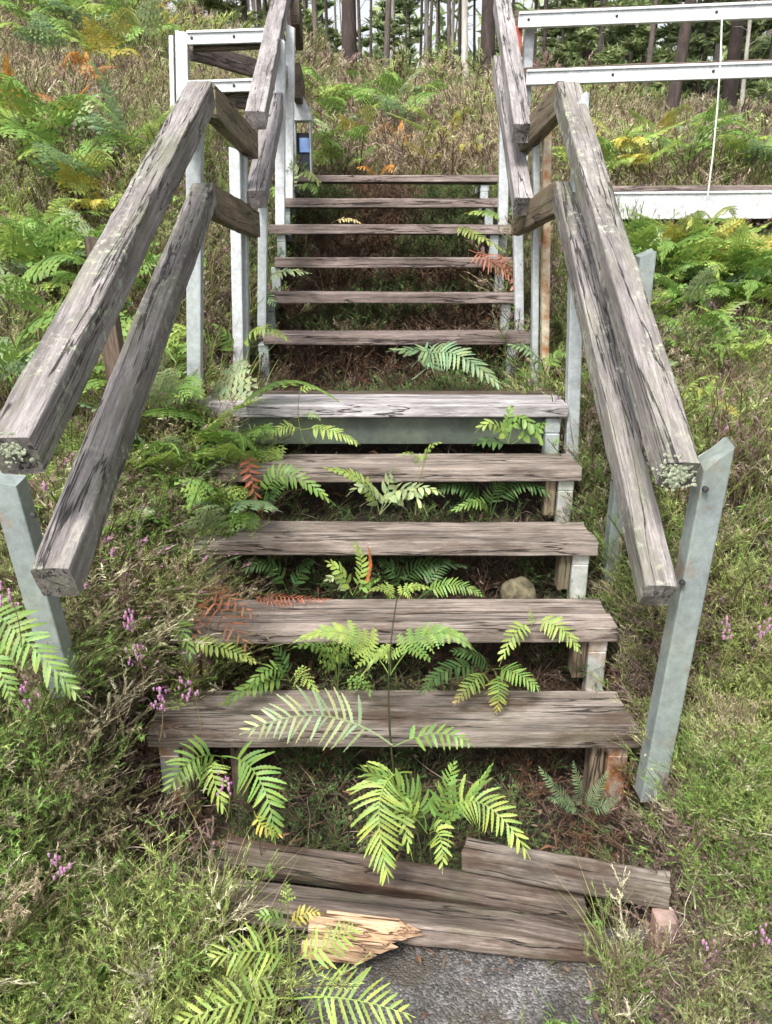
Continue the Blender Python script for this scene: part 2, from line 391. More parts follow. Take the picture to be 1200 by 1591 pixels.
# ------------------------------------------------------------------ THE STAIRCASE
G, R_, Y1, Z1, CX, HW = .294, .17, 1.905, .34, .022, .686
stairs = thing('staircase', 'old timber steps on a galvanised steel frame with handrails climbing the heathery bank', 'staircase', (CX, Y1, 0))
def tread(y, z, x0, x1, mat, depth=.215, th=.05, boards=2, seed=0, name='tread', lab=None, droop=0):
    root = None; wdt = depth/boards
    for b in range(boards):
        yc = y + wdt*(b+.5)
        o = beam(name if root is None else 'board', (x0, yc, z-th/2-.002*b), (x1-.006*b, yc+.002, z-th/2-droop-.004*b), wdt-.007, th, mat, stairs if root is None else root, seed=seed*3+b, rough=.0018, r=.005)
        if root is None: root = o
    if lab: root['label'] = lab
    return root
lower = []
for i in range(4):
    y, z = Y1+G*i, Z1+R_*i
    tread(y, z, CX-HW+.003*i, CX+HW, [W_TREAD_G, W_TREAD, W_TREAD, W_TREAD][i], seed=i+1, depth=.222 if i else .235)
YL, ZL = Y1+4*G, Z1+4*R_
for b in range(3):
    o = beam('landing_board', (CX-HW-.06, YL+.058+.116*b, ZL-.025-.004*(b == 2)), (CX+HW, YL+.058+.116*b, ZL-.025-.004*(b == 2)), .112, .05, [W_LAND, W_LAND, W_DARK][b], stairs, seed=20+b)
YU, ZU = YL+.906, ZL+R_
edges = [(427, 828), (399, 815), (426, 803), (419, 795), (432, 785), (500, 777)]
for i in range(6):
    y, z = YU+G*i, ZU+R_*i - (.042 if i == 5 else .015 if i == 4 else 0)
    t = y  # distance
    def xat(px): return PY(px, 380, y).x
    def xz(px):
        # solve the photo column at this tread's height
        x, yy, zz = ray(px, 0); lo, hi = 0, 1591
        for _ in range(40):
            m_ = (lo+hi)/2; q = PY(px, m_, y)
            if q.z > z: lo = m_
            else: hi = m_
        return PY(px, lo, y).x
    tread(y, z, min(xz(edges[i][0]), -.60), xz(edges[i][1]), W_UP, seed=i+8, th=.052 if i < 5 else .04, depth=.19, boards=2)
# stepped steel carriers
def carrier(xc, n, y0, z0, wdt=.055, mat=G_RUST, zbase=0, first=None, dep=.05, off=.028):
    L = []
    for i in range(n):
        y, z = y0+G*i, z0+R_*i
        zt = z-.053 - (.042 if (n == 6 and i == 5) else .015 if (n == 6 and i == 4) else 0)
        L.append((xc-wdt/2, xc+wdt/2, y+off, y+off+dep, (zbase if i == 0 else z-R_-.053-.04+.0005) , zt-.0405))
        L.append((xc-wdt/2-.001, xc+wdt/2+.001, y+off, y+G+off+dep+.001, zt-.04, zt))
    return L
for s in (-1, 1):
    boxes('stringer', carrier(CX+s*(HW-.048), 4, Y1, Z1, zbase=-.05, dep=.045), G_RUST, stairs)
    boxes('landing_bearer', [(CX+s*(HW-.05)-.03, CX+s*(HW-.05)+.03, YL+.026, YL+.345, ZL-.115, ZL-.056), (CX+s*(HW-.05)-.028, CX+s*(HW-.05)+.028, YL+.02, YL+.08, ZL-.30, ZL-.117)], G_PALE, stairs)
    boxes('stringer', carrier(CX-.012+s*(.615), 6, YU, ZU, wdt=.05, zbase=ZL-.35, dep=.05), G_PALE if s > 0 else G_GREY, stairs)
    # slim dark timber uprights beside the steel, seen under the lower treads
    for i in range(4):
        y, z = Y1+G*i, Z1+R_*i
        zb = z-R_-.02 if i else 0.0
        beam('timber_upright', (CX+s*(HW-.10), y+.075, zb), (CX+s*(HW-.10), y+.075, z-.056), .038, .07, W_BRN, stairs, seed=40+i)
boxes('cross_beam', [(CX-.60, CX+.60, YL+.05, YL+.056, ZL-.165, ZL-.058), (CX-.60, CX+.60, YL+.0565, YL+.095, ZL-.168, ZL-.162)], BEAM, stairs)
# low bearer and soil-side timbers half hidden in the dark under the first tread
beam('timber_upright', (CX-.45, Y1+.10, .02), (CX-.45, Y1+.10, .28), .05, .05, W_DARK, stairs, seed=50)
tread_support = beam('foot_block', (.662, 1.490, -.02), (.662, 1.490, .118), .052, .052, G_PINK, stairs, seed=3)

def line_pt(a, b, t): return a + (b-a)*t
# handrails, lower flight
RX = .66
def rail(p0, p1, wd, ht, mat=W_RAIL, seed=0, name='handrail', lab=None, roll=0, wear=0.02):
    o = beam(name, p0, p1, wd, ht, mat, stairs, rough=.0022, r=.0055, seed=seed, roll=roll, wear=wear)
    if lab: o['label'] = lab
    return o
A = PX(1056, 738, .665); B = PX(880, 146, .655)
ru = rail(A, B, .082, .088, seed=61, lab='upper right handrail with pale lichen on its lower end')
A2 = PX(1022, 925, .64); B2 = PX(876, 300, .655)
rl = rail(A2, B2, .075, .085, seed=62)
C1 = PX(22, 705, -.70); D1 = PX(316, 148, -.665)
lu = rail(C1, D1, .086, .092, seed=63, lab='upper left handrail with a lichen spotted end')
C2 = PX(88, 905, -.655); D2 = PX(318, 302, -.655)
ll = rail(C2, D2, .078, .084, seed=64)
# level rails across the landing
for s, z, seed in ((1, B.z-.01, 65), (1, B2.z-.015, 66), (-1, D1.z-.01, 67), (-1, D2.z-.015, 68)):
    yv = {65: B.y, 66: B2.y, 67: D1.y, 68: D2.y}[seed]
    rail((s*.655+(.0), yv+.055, z), (s*.625, 4.13 if seed in (65, 67) else 4.03, z-.075), .055, .115, W_BRN, seed=seed, name='landing_rail')
# upper flight rails
for s, (pa, pb), seed, lab in ((1, ((812, 208), (778, 2)), 71, None), (1, ((812, 322), (778, 98)), 72, None), (-1, ((398, 188), (440, -12)), 73, None), (-1, ((399, 310), (438, 98)), 74, None)):
    X0 = .585 if s > 0 else -.60
    P0 = PX(pa[0], pa[1], X0); P1 = PX(pb[0], pb[1], X0+.03*s)
    d = (P1-P0)
    rail(P0 - d.normalized()*.0, P1, .082 if s > 0 else .092, .085, W_RAIL_CLEAN, seed=seed)
# posts: (column, row top) (column, row bottom), distance, size, material
def post(pt, pb, Y, wdt, dp, mat, Yb=None, down=.18, lab=None, chamfer=.010, parent=stairs, name='post'):
    T = PY(pt[0], pt[1], Y); Bt = PY(pb[0], pb[1], Yb or Y); Bt = Bt + (Bt-T).normalized()*down
    o = beam(name, Bt, T, wdt, dp, mat, parent, rough=.0006, r=.004, slant=0, seed=int(pt[0]))
    me = o.data
    # sloping cut at the top
    k = 16; n = len(me.vertices)//k
    for v in me.vertices[(n-1)*k:]:
        v.co.x += -chamfer*(v.co.y/(wdt/2)) * (1 if pt[0] > 600 else -1)*-1 - (chamfer*.5 if v.co.z < 0 else 0)
    if lab: o['label'] = lab
    return o
post((1112, 700), (1012, 1215), 1.82, .062, .062, G_GREY, down=.04, chamfer=.028, lab='leaning front right post with a slanted top')
post((12, 742), (98, 1045), 1.80, .062, .062, G_GREY, down=.05, lab='leaning front left post')
post((1004, 392), (944, 925), 2.62, .05, .06, G_GREY)
post((150, 372), (186, 600), 2.70, .06, .06, W_DARK, lab='dark weathered timber post')
post((902, 150), (888, 690), 3.13, .05, .05, G_PALE, chamfer=.02)
post((303, 190), (303, 612), 3.13, .055, .05, G_PALE)
post((850, 205), (846, 592), 3.80, .035, .05, G_ORANGE, lab='orange rusted post at the back of the landing')
post((833, 225), (830, 592), 3.85, .03, .05, G_PALE)
post((366, 232), (372, 594), 3.95, .05, .05, G_WHITE)
post((380, 240), (384, 592), 4.0, .025, .05, G_PALE)
post((803, 215), (807, 506), 4.25, .045, .05, G_WHITE)
post((409, 318), (408, 470), 4.25, .045, .05, G_PALE)
post((787, 60), (780, 395), 5.0, .055, .05, G_WHITE)
post((436, 60), (436, 300), 5.0, .055, .05, G_WHITE)
post((452, 40), (450, 275), 5.35, .05, .05, G_WHITE)
# bolts on the lower end posts
for (px, py, Y) in ((1096, 760, 1.78), (1060, 905, 1.78), (52, 800, 1.76)):
    disc('bolt', PY(px, py, Y), (0, -1, .2), .008, .006, M_BOLT, stairs)
for X, pts in ((.703, [(1068, 700)]),): pass
# lichen tufts on the end of the right rail
def lichen(name, c, r, n, seed, parent, label=None):
    rg = np.random.RandomState(seed); V = []; Fc = []; col = []
    for i in range(n):
        p = np.array(c) + rg.randn(3)*r*np.array([.48, .07, .50]) + np.array([0, .5*r*rg.rand()**3, .25*r*rg.rand()]); s = rg.uniform(.0018, .0055)
        b = len(V); base = rg.uniform(.75, 1.1)
        for j in range(7):
            a = 2*PI*j/7; q = p + s*np.array([math.cos(a)*rg.uniform(.6, 1.2), rg.uniform(-.7, .1), math.sin(a)*rg.uniform(.6, 1.2)])
            V.append(q); col.append(np.array([.50, .55, .42])*base*rg.uniform(.8, 1.2))
        V.append(p+np.array([0, -.004, 0])); col.append(np.array([.30, .34, .22])*base)
        for j in range(7): Fc.append((b+j, b+(j+1) % 7, b+7))
    return mesh_obj(name, np.array(V), np.array(Fc), LEAF, parent, np.array(col))
dv = (A-B).normalized()
lichen('lichen', A+dv*.008+Vector((-.012, -.008, .012)), .032, 420, 5, ru)
dv2 = (C1-D1).normalized()
lichen('lichen', C1+dv2*.006+Vector((.0, -.006, .012)), .024, 150, 6, lu)

# ------------------------------------------------------------------ upper walkway to the right
wk = thing('walkway', 'raised timber walkway with bright galvanised side rails running off right behind the steps', 'walkway', (1.6, 5.6, 1.2))
def ch(name, pa, pb, Ya, Yb, h, dp, mat, parent, seed=1):
    a, b = PY(*pa, Ya), PY(*pb, Yb)
    o = beam(name, a, b, dp, h, mat, parent, rough=.0008, r=.004, seed=seed)
    for s in (-1, 1): beam('flange', a+Vector((0, -dp/2-.006, s*(h/2-.007))), b+Vector((0, -dp/2-.006, s*(h/2-.007))), .011, .014, mat, o, rough=.0004, r=.002, seed=seed)
    return o
Ya, Yb = 5.6, 5.25
for k, (pa, pb) in enumerate((((806, 32), (1300, 12)), ((818, 121), (1300, 105)))):
    r_ = ch('steel_rail', pa, pb, Ya, Yb, .085, .03, G_WHITE, wk, seed=k)
    a, b = PY(pa[0], pa[1], Ya), PY(pb[0], pb[1], Yb)
    beam('timber_rail', a+Vector((-.02, .036, .014)), b+Vector((0, .036, .014)), .04, .092, W_DARK, wk, seed=80+k)
    u = (b-a)
    for px in ((822, 965, 1120) if k == 0 else (958, 1115)):
        t = (px-pa[0])/(pb[0]-pa[0]); disc('bolt', a+u*t+Vector((0, -.0145, 0)), (0, -1, 0), .009, .006, M_BOLT, r_)
ch('edge_beam', (930, 320), (1330, 317), 5.6, 5.32, .165, .05, G_WHITE, wk, seed=5)
a, b = PY(930, 297, 5.62), PY(1330, 295, 5.34)
for k in range(6):
    beam('deck_board', a+Vector((0, .05+.145*k, .012)), b+Vector((0, .05+.145*k, .012)), .14, .032, W_UP, wk, seed=90+k)
boxes('red_end_block', [(PY(803, 60, 5.62).x-.03, PY(803, 60, 5.62).x+.03, 5.60, 5.66, PY(803, 108, 5.6).z, PY(803, 40, 5.6).z)], M_RED, wk)
boxes('end_post', [(.86, .92, 5.68, 5.74, 1.3, PY(803, 20, 5.6).z-.02)], G_WHITE, wk)
for x in (1.9, 3.1): boxes('support_leg', [(x, x+.06, 5.6, 5.66, float(ground(x, 5.6))-.1, PY(1000, 340, 5.5).z)], G_GREY, wk)
# pale cord dangling from the top rail to the deck
c0, c1 = PY(1119, 22, 5.33), PY(1096, 305, 5.33)
V, Fc = tube_np([c0+Vector((0, -.03, 0))] + [line_pt(c0, c1, t)+Vector((.012*math.sin(t*3), -.045, 0)) for t in (.25, .5, .75)] + [c1+Vector((0, -.04, 0))], .005, 6)
tag(py_mesh('cord', V, Fc, M_WIRE), 'thin pale cord hanging straight down across the two walkway rails', 'cord')

# ------------------------------------------------------------------ upper left railing
ul = thing('railing', 'white galvanised corner railing with timber boards at the upper left of the steps', 'railing', (-1.3, 5.6, 1.7))
def rr(name, pa, pb, Ya, Yb, h, dp, mat, seed): return ch(name, pa, pb, Ya, Yb, h, dp, mat, ul, seed)
a = PY(283, 50, 5.6); b = PY(283, 330, 5.6)
beam('post', b-Vector((0, 0, .35)), a, .075, .05, G_WHITE, ul, rough=.0006, r=.004)
a2 = PY(267, 56, 5.72); b2 = PY(269, 330, 5.72)
beam('post', b2-Vector((0, 0, .35)), a2, .03, .05, G_WHITE, ul, rough=.0006, r=.004)
for k, (ya, yb) in enumerate(((60, 55), (136, 131))):
    r_ = rr('steel_rail', (292, ya), (440, yb), 5.585, 5.5, .075 if k == 0 else .07, .028, G_WHITE, 3+k)
    A0, B0 = PY(292, ya, 5.585), PY(440, yb, 5.5)
    beam('timber_rail', A0+Vector((.03, .036, -.012)), B0+Vector((0, .036, -.012)), .04, .10, W_DARK, ul, seed=100+k)
    for px in (299, 365): disc('bolt', A0+(B0-A0)*((px-292)/148)+Vector((0, -.0135, 0)), (0, -1, 0), .010, .006, M_BOLT, r_)
beam('timber_rail', PY(295, 76, 5.70), PY(396, 106, 6.45), .045, .12, W_UP, ul, seed=104)
beam('timber_rail', PY(330, 148, 5.80), PY(396, 160, 6.45), .045, .10, W_UP, ul, seed=105)
boxes('base_plate', [(b.x-.09, b.x+.07, 5.56, 5.66, b.z+.0, b.z+.07)], G_PALE, ul)

# far end rails and the small notice box beyond the left top post
nb = thing('notice_box', 'small galvanised box with a blue panel behind the top left post', 'box', (PY(470, 270, 6.0).x, 6.0, 1.9))
q0, q1 = PY(455, 150, 6.0), PY(485, 275, 6.0)
gy = float(ground(q0.x, 6.0))-.05
boxes('frame', [(q0.x, q0.x+.012, 6.0, 6.10, gy, q0.z-.012), (q1.x-.012, q1.x, 6.0, 6.10, gy, q0.z-.06)], G_PALE, nb)
py_mesh('lid', [(q0.x-.004, 5.985, q0.z), (q0.x+.07, 5.985, q0.z), (q1.x+.006, 5.985, q0.z-.11), (q1.x+.006, 5.985, q0.z-.145), (q0.x-.004, 5.985, q0.z-.145),
                (q0.x-.004, 6.115, q0.z), (q0.x+.07, 6.115, q0.z), (q1.x+.006, 6.115, q0.z-.11), (q1.x+.006, 6.115, q0.z-.145), (q0.x-.004, 6.115, q0.z-.145)],
        [(0, 4, 3, 2, 1), (5, 6, 7, 8, 9), (0, 1, 6, 5), (1, 2, 7, 6), (2, 3, 8, 7), (3, 4, 9, 8), (4, 0, 5, 9)], G_WHITE, nb)
zz = PY(470, 213, 6.0).z
boxes('back_panel', [(q0.x+.013, q1.x-.013, 6.06, 6.075, gy, PY(470, 205, 6.0).z)], M_BLACK, nb)
boxes('notice', [(q0.x+.03, q1.x-.016, 6.045, 6.058, PY(470, 236, 6.0).z, zz)], M_BLUE, nb)
for k, (ya, yb) in enumerate(((-40, 44), (86, 150))):
    z1, z0 = PY(462, ya, 5.75).z, PY(462, yb, 5.75).z; x = PY(462, 100, 5.75).x
    o = beam('timber_rail', (x, 5.70, (z0+z1)/2-.03), (x-.05, 6.5, (z0+z1)/2-.02), .055, min(.2, z1-z0), W_DARK, ul, seed=110+k)

# ------------------------------------------------------------------ fallen and broken boards at the foot
def fallen(name, pl, pr, wd, ht, mat, label, seed, roll=0, jag=0, group=None, rough=.004):
    o = beam(name, pl, pr, wd, ht, mat, None, rough=rough, r=.008, roll=roll, seed=seed)
    me = o.data; L = max(v.co.x for v in me.vertices)
    if jag:
        for v in me.vertices:
            if v.co.x > L-.22:
                f = (v.co.x-(L-.22))/.22
                v.co.x += jag*f*noise.noise(Vector((v.co.y*45, v.co.z*30, seed)))
                v.co.z *= 1-.55*f
    return tag(o, label, 'board', group)
fallen('fallen_board', PZ(722, 1330, .125), PZ(1040, 1388, .150), .062, .060, W_TREAD_G, 'short grey board lying askew on a rusty foot block at the lower right', 120)
fallen('fallen_board', PZ(345, 1330, .085), PZ(905, 1412, .045), .085, .05, W_DKROT, 'dark rotten board fallen behind the front one at the foot of the steps', 121, roll=.15)
fb = fallen('fallen_board', PZ(330, 1396, .108), PZ(945, 1466, .045), .112, .055, W_ROT, 'long split board with bright splintered wood lying on the gravel edge', 122, roll=-.22, jag=.10)
def splinters():
    rg = random.Random(3); V = []; Fc = []
    a = PZ(488, 1430, .125); b = PZ(672, 1454, .108)
    n = 9
    for i in range(n):
        t0 = .0 + .45*rg.random(); t1 = min(1.0, .80 + .22*rg.random() - .014*i)
        off = Vector((-.012*i, .010-.0075*i, .002-.0028*i))
        p = line_pt(a, b, t0)+off; q = line_pt(a, b, t1)+off+Vector((0, 0, rg.uniform(-.006, .012)))
        wv = Vector((0, .0062+.004*rg.random(), 0)); hv = Vector((0, 0, .009+.01*rg.random())); k = len(V); m_ = line_pt(p, q, .75)
        V += [p-wv-hv, p+wv-hv, p+wv+hv, p-wv+hv, m_-wv-hv, m_+wv-hv, m_+wv+hv, m_-wv+hv, q+Vector((0, rg.uniform(-.004, .004), 0))]
        for j in range(4):
            j2 = (j+1) % 4; Fc.append((k+j, k+j2, k+4+j2, k+4+j)); Fc.append((k+4+j, k+4+j2, k+8))
        Fc.append((k+3, k+2, k+1, k))
    c = sum((Vector(v) for v in V), Vector())/len(V)
    M = Matrix.Translation(c) @ frame_of(b-a); Mi = M.inverted()
    o = py_mesh('splintered_edge', [Mi @ Vector(v) for v in V], Fc, W_SPLIT, fb, M); o['label'] = 'pale orange freshly split edge'
splinters()

# stone under the third tread
def stone(name, c, r, label, seed, mat):
    import bmesh
    bm = bmesh.new(); bmesh.ops.create_icosphere(bm, subdivisions=4, radius=1)
    for v in bm.verts:
        p = v.co.copy(); f = 1+.16*noise.noise(p*1.3+Vector((seed, 0, 0)))+.07*noise.noise(p*5+Vector((0, seed, 0)))+.03*noise.noise(p*14)
        v.co = Vector((p.x*r[0], p.y*r[1], p.z*r[2]))*f
    me = bpy.data.meshes.new(name); bm.to_mesh(me); bm.free(); me.materials.append(mat)
    me.polygons.foreach_set('use_smooth', [True]*len(me.polygons))
    o = bpy.data.objects.new(name, me); C.objects.link(o); o.location = c; return tag(o, label, 'stone')
M_STONE = flat('mossy_brown_stone', (.10, .085, .05), .95, 0, .85, 34)
ZT = Z1+2*R_
p = PY(806, 918, 2.50); stone('stone', (p.x, p.y, p.z-.015), (.062, .05, .062), 'rounded mossy brown stone lying under the third tread', 3, M_STONE)

#@@VEG
# ------------------------------------------------------------------ vegetation: generators
class Acc:
    def __init__(s): s.V = []; s.F = []; s.C = []; s.n = 0
    def add(s, V, Fc, Cc):
        V = np.asarray(V, float); s.V.append(V); s.F.append(np.asarray(Fc)+s.n); s.C.append(np.asarray(Cc, float)); s.n += len(V)
    def get(s): return np.concatenate(s.V), np.concatenate(s.F), np.concatenate(s.C)
def canon(style, n, m, ratio, seed, pw=.5, dense=1.0, ragged=0.0):
    """a frond lying along +Y (0..1); X in units of its half width; ratio = half width / length"""
    rg = np.random.RandomState(seed); V = []; Fc = []; Cc = []
    def quad(a, b, c, d, col):
        k = len(V); V.extend((a, b, c, d)); Fc.append((k, k+1, k+2)); Fc.append((k, k+2, k+3)); Cc.extend((col,)*4)
    # rachis
    for i in range(12):
        y0, y1 = i/12, (i+1)/12; r0, r1 = .022*(1-y0*.8), .022*(1-y1*.8)
        quad((-r0, y0, .012), (r0, y0, .012), (r1, y1, .012), (-r1, y1, .012), 1.0)
        quad((0, y0, -.02), (0, y0, .02), (0, y1, .02), (0, y1, -.02), 1.0)
    start = .10 if style == 'lance' else .22
    for i in range(n):
        u = i/(n-1); y = start + (1-start-.015)*u
        if style == 'lance': pr = min(1, (.45+2.2*u))*(1-u**2.2)**.8 + .02
        elif style == 'comb': pr = (1-u)**.55*min(1, .75+u) + .03
        else: pr = (1-u)**.85 + .02
        for s in (-1, 1):
            if rg.rand() < ragged: continue
            L = pr*rg.uniform(.80, 1.10); ang = math.radians((74-34*u) + rg.uniform(-9, 9)); yy = y + rg.uniform(-.006, .006)+(.25*s/n)
            dx, dy = s*math.sin(ang), math.cos(ang)*ratio
            curl = rg.uniform(.05, .18); drp = rg.uniform(.05, .42); tw = rg.uniform(-.15, .15)
            def ax(t):      # axis point of the pinna
                return np.array([dx*L*t, yy + dy*L*t*(1+curl*t), -.02 - drp*L*t*t])
            W = pw*(1-start)/n*dense    # half width in length units
            shade = rg.uniform(.82, 1.18)
            if m <= 0 or style == 'comb':
                k = 5 if m <= 0 else 2*m; P = [ax(t/k) for t in range(k+1)]; ph = rg.uniform(0, 1)
                def wd(t):
                    w_ = W*math.sin(PI*min(1, .18+.82*t/k))**.6
                    if m > 0: w_ *= (1.0 if t % 2 else .70)*.92
                    return w_ if t < k else 0
                for t in range(k):
                    w0, w1 = (wd(t) if t else W*.55), wd(t+1)
                    for q in (-1, 1):
                        o0 = np.array([dx*L*.012*(1 if t % 2 else -1), q*w0, (tw*q*4+.25*1)*w0*2]); o1 = np.array([dx*L*.012*(1 if (t+1) % 2 else -1), q*w1, (tw*q*4+.25)*w1*2])
                        quad(P[t], P[t+1], P[t+1]+o1, P[t]+o0, shade*(1.07 if q > 0 else .9)*rg.uniform(.95, 1.05))
            else:
                for j in range(m):
                    t = (j+.35)/m; h = .5/m*.96
                    pl = W*(1-t**1.6)**.6*(.75+.25*math.sin(t*PI)) + W*.12
                    a, b = ax(max(0, t-h)), ax(min(1, t+h)); mid = ax(t)
                    for q in (-1, 1):
                        f = .35*dx*L/m
                        c1 = mid + np.array([f*1.2+dx*L*h*.55, q*pl, tw*pl*q*4-.01]); c0 = mid + np.array([f*1.2-dx*L*h*.35, q*pl*.92, tw*pl*q*4-.01])
                        quad(a, b, c1, c0, shade*rg.uniform(.88, 1.1))
    V = np.array([np.array(v, float) for v in V]); return V, np.array(Fc), np.array(Cc)
CANON = {}
def get_canon(*k, **kw):
    key = (k, tuple(sorted(kw.items())))
    if key not in CANON: CANON[key] = canon(*k, **kw)
    return CANON[key]
def map_frond(cn, p0, p1, p2, W, nh, side_droop=0):
    """bend a flat frond along the curve p0 p1 p2 (p1 is passed through)"""
    V, Fc, Cc = cn; p0, p1, p2 = (np.array(p, float) for p in (p0, p1, p2)); c = 2*p1 - .5*(p0+p2)
    y = V[:, 1:2]; B = (1-y)**2*p0 + 2*y*(1-y)*c + y*y*p2; T = 2*(1-y)*(c-p0) + 2*y*(p2-c)
    T /= np.linalg.norm(T, axis=1, keepdims=True)+1e-9
    S = np.cross(T, np.array(nh, float)[None, :]); S /= np.linalg.norm(S, axis=1, keepdims=True)+1e-9
    N = np.cross(S, T)
    return B + S*V[:, :1]*W + N*V[:, 2:]*W, Fc, Cc
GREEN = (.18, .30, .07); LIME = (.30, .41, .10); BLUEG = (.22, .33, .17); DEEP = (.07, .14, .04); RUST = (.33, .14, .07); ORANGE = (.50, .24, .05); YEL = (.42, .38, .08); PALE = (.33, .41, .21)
def frond(parent, p0, p1, p2, W, style='comb', n=16, m=5, col=GREEN, nh=(0, -.55, .83), seed=0, tip=None, lab=None, pw=.5, ragged=0.0, name='frond'):
    L = (Vector(p1)-Vector(p0)).length + (Vector(p2)-Vector(p1)).length
    cn = canon(style, n, m, W/L, seed, pw=pw, ragged=ragged)
    V, Fc, Cc = map_frond(cn, p0, p1, p2, W, nh)
    col = np.array(col); cc = Cc[:, None]*col[None, :]
    y = cn[0][:, 1:2]; cc = cc*(1+.15*np.sin(y*9+seed)); hn = np.sin(41*y+seed*3+3*np.sign(cn[0][:, :1]))*np.sin(17*y+seed); cc = cc*(1+hn*np.array([.22, .04, -.1]))
    tp = np.array(tip) if tip is not None else np.array([col[0]*1.35, col[1]*1.2, col[2]])
    f = np.clip(np.abs(cn[0][:, :1])**2*.45 + np.clip(y-.6, 0, 1)*1.2, 0, .9)*(1 if tip is not None else .6); cc = cc*(1-f) + tp*f*Cc[:, None]
    o = mesh_obj(name, V, Fc, FERN, parent, cc)
    if lab: o['label'] = lab
    return o
def stem(parent, pts, r, col, name='stem', k=5, taper=.5):
    n = len(pts); V, Fc = tube_np(pts, [r*(1-(1-taper)*i/(n-1)) for i in range(n)], k)
    return mesh_obj(name, np.array([tuple(v) for v in V]), np.array(Fc), DRY if col[0] > col[1] else FERN, parent, np.tile(np.array(col), (len(V), 1)))
def smooth_pts(p, n=8):
    p = [Vector(q) for q in p]
    if len(p) == 2: return [line_pt(p[0], p[1], i/n) for i in range(n+1)]
    a, b, c = p[0], p[len(p)//2], p[-1]; ct = 2*b-.5*(a+c)
    return [(1-t)**2*a + 2*t*(1-t)*ct + t*t*c for t in [i/n for i in range(n+1)]]

def fern(name, label, cat, base, fronds, stems=(), group=None, col=GREEN, seed=0, **kw):
    """fronds: ((px,py,Y),(px,py,Y),(px,py,Y), half width m, style, n, m, colour, extra)"""
    t = thing(name, label, cat, base, group)
    for i, f in enumerate(fronds):
        a, b, c = (PY(*q) if len(q) == 3 and not isinstance(q, Vector) else q for q in f[:3])
        ex = dict(f[8]) if len(f) > 8 else {}
        frond(t, a, b, c, f[3], f[4], f[5], f[6], f[7] or col, seed=seed*10+i, **ex)
    seen = []
    for f in fronds:
        q = f[0]; a = PY(*q)
        if (q[2] < 1.88 or q[2] > 3.45) and seed not in (1, 2, 30) and all((a-o).length > .05 for o in seen):
            seen.append(a); g = float(ground(a.x, a.y+.03))-.02
            if a.z-g > .01 and a.z-g < .45: stem(t, smooth_pts([(a.x+.012, a.y+.03, g), (a.x+.008, a.y+.022, (g+a.z)/2), a], 4), .0024, (.12, .14, .05))
    for s in stems:
        stem(t, smooth_pts([PY(*q) for q in s[0]]), s[1], s[2])
    return t

# ------------------------------------------------------------------ ferns of the foreground, one thing each
# bottom centre, on the gravel
fern('fern', 'bright green fern sprouting from the gravel in front of the split board', 'fern', PZ(440, 1600, 0), [
    ((452, 1500, 1.30), (400, 1478, 1.27), (322, 1492, 1.24), .075, 'comb', 11, 6, LIME, {'pw': .36}),
    ((452, 1498, 1.30), (505, 1470, 1.28), (556, 1440, 1.26), .06, 'comb', 10, 6, LIME, {'pw': .36}),
    ((458, 1552, 1.25), (540, 1552, 1.20), (640, 1578, 1.16), .085, 'comb', 13, 7, LIME, {'pw': .36}),
    ((455, 1552, 1.25), (380, 1556, 1.20), (268, 1592, 1.16), .085, 'comb', 13, 7, LIME, {'pw': .36}),
    ((448, 1440, 1.33), (425, 1424, 1.32), (396, 1425, 1.31), .028, 'comb', 7, 3, GREEN),
    ((448, 1440, 1.33), (472, 1420, 1.32), (500, 1418, 1.31), .028, 'comb', 7, 3, YEL),
    ((447, 1410, 1.34), (446, 1388, 1.34), (444, 1368, 1.34), .020, 'tri', 6, 3, LIME)],
    [(((462, 1640, 1.22), (452, 1520, 1.29), (447, 1400, 1.34)), .0028, (.16, .20, .05))], seed=1)
# tall centre bracken standing before the first tread
fern('bracken', 'tall bright bracken on a thin dark stalk rising in front of the lowest tread', 'fern', PZ(612, 1230, .15), [
    ((606, 1050, 1.84), (540, 985, 1.84), (455, 1000, 1.78), .055, 'tri', 13, 6, LIME, {'pw': .8}),
    ((606, 1050, 1.84), (670, 985, 1.84), (738, 1010, 1.78), .06, 'tri', 13, 6, GREEN, {'pw': .8}),
    ((606, 1050, 1.84), (600, 1010, 1.86), (560, 1055, 1.80), .03, 'tri', 8, 4, LIME, {'pw': .8}),
    ((617, 935, 1.93), (600, 914, 1.92), (572, 920, 1.88), .028, 'tri', 8, 4, LIME, {'pw': .7}),
    ((617, 935, 1.93), (640, 912, 1.92), (672, 916, 1.88), .028, 'tri', 8, 4, LIME, {'pw': .7}),
    ((610, 1158, 1.72), (500, 1112, 1.68), (376, 1140, 1.62), .105, 'comb', 16, 8, PALE, {'pw': .30, 'nh': (0, -.8, .6)}),
    ((612, 1160, 1.72), (680, 1140, 1.70), (735, 1158, 1.66), .05, 'comb', 9, 4, GREEN, {'pw': .4})],
    [(((622, 1260, 1.72), (604, 1090, 1.80), (617, 930, 1.93)), .0035, (.045, .05, .02))], seed=2)
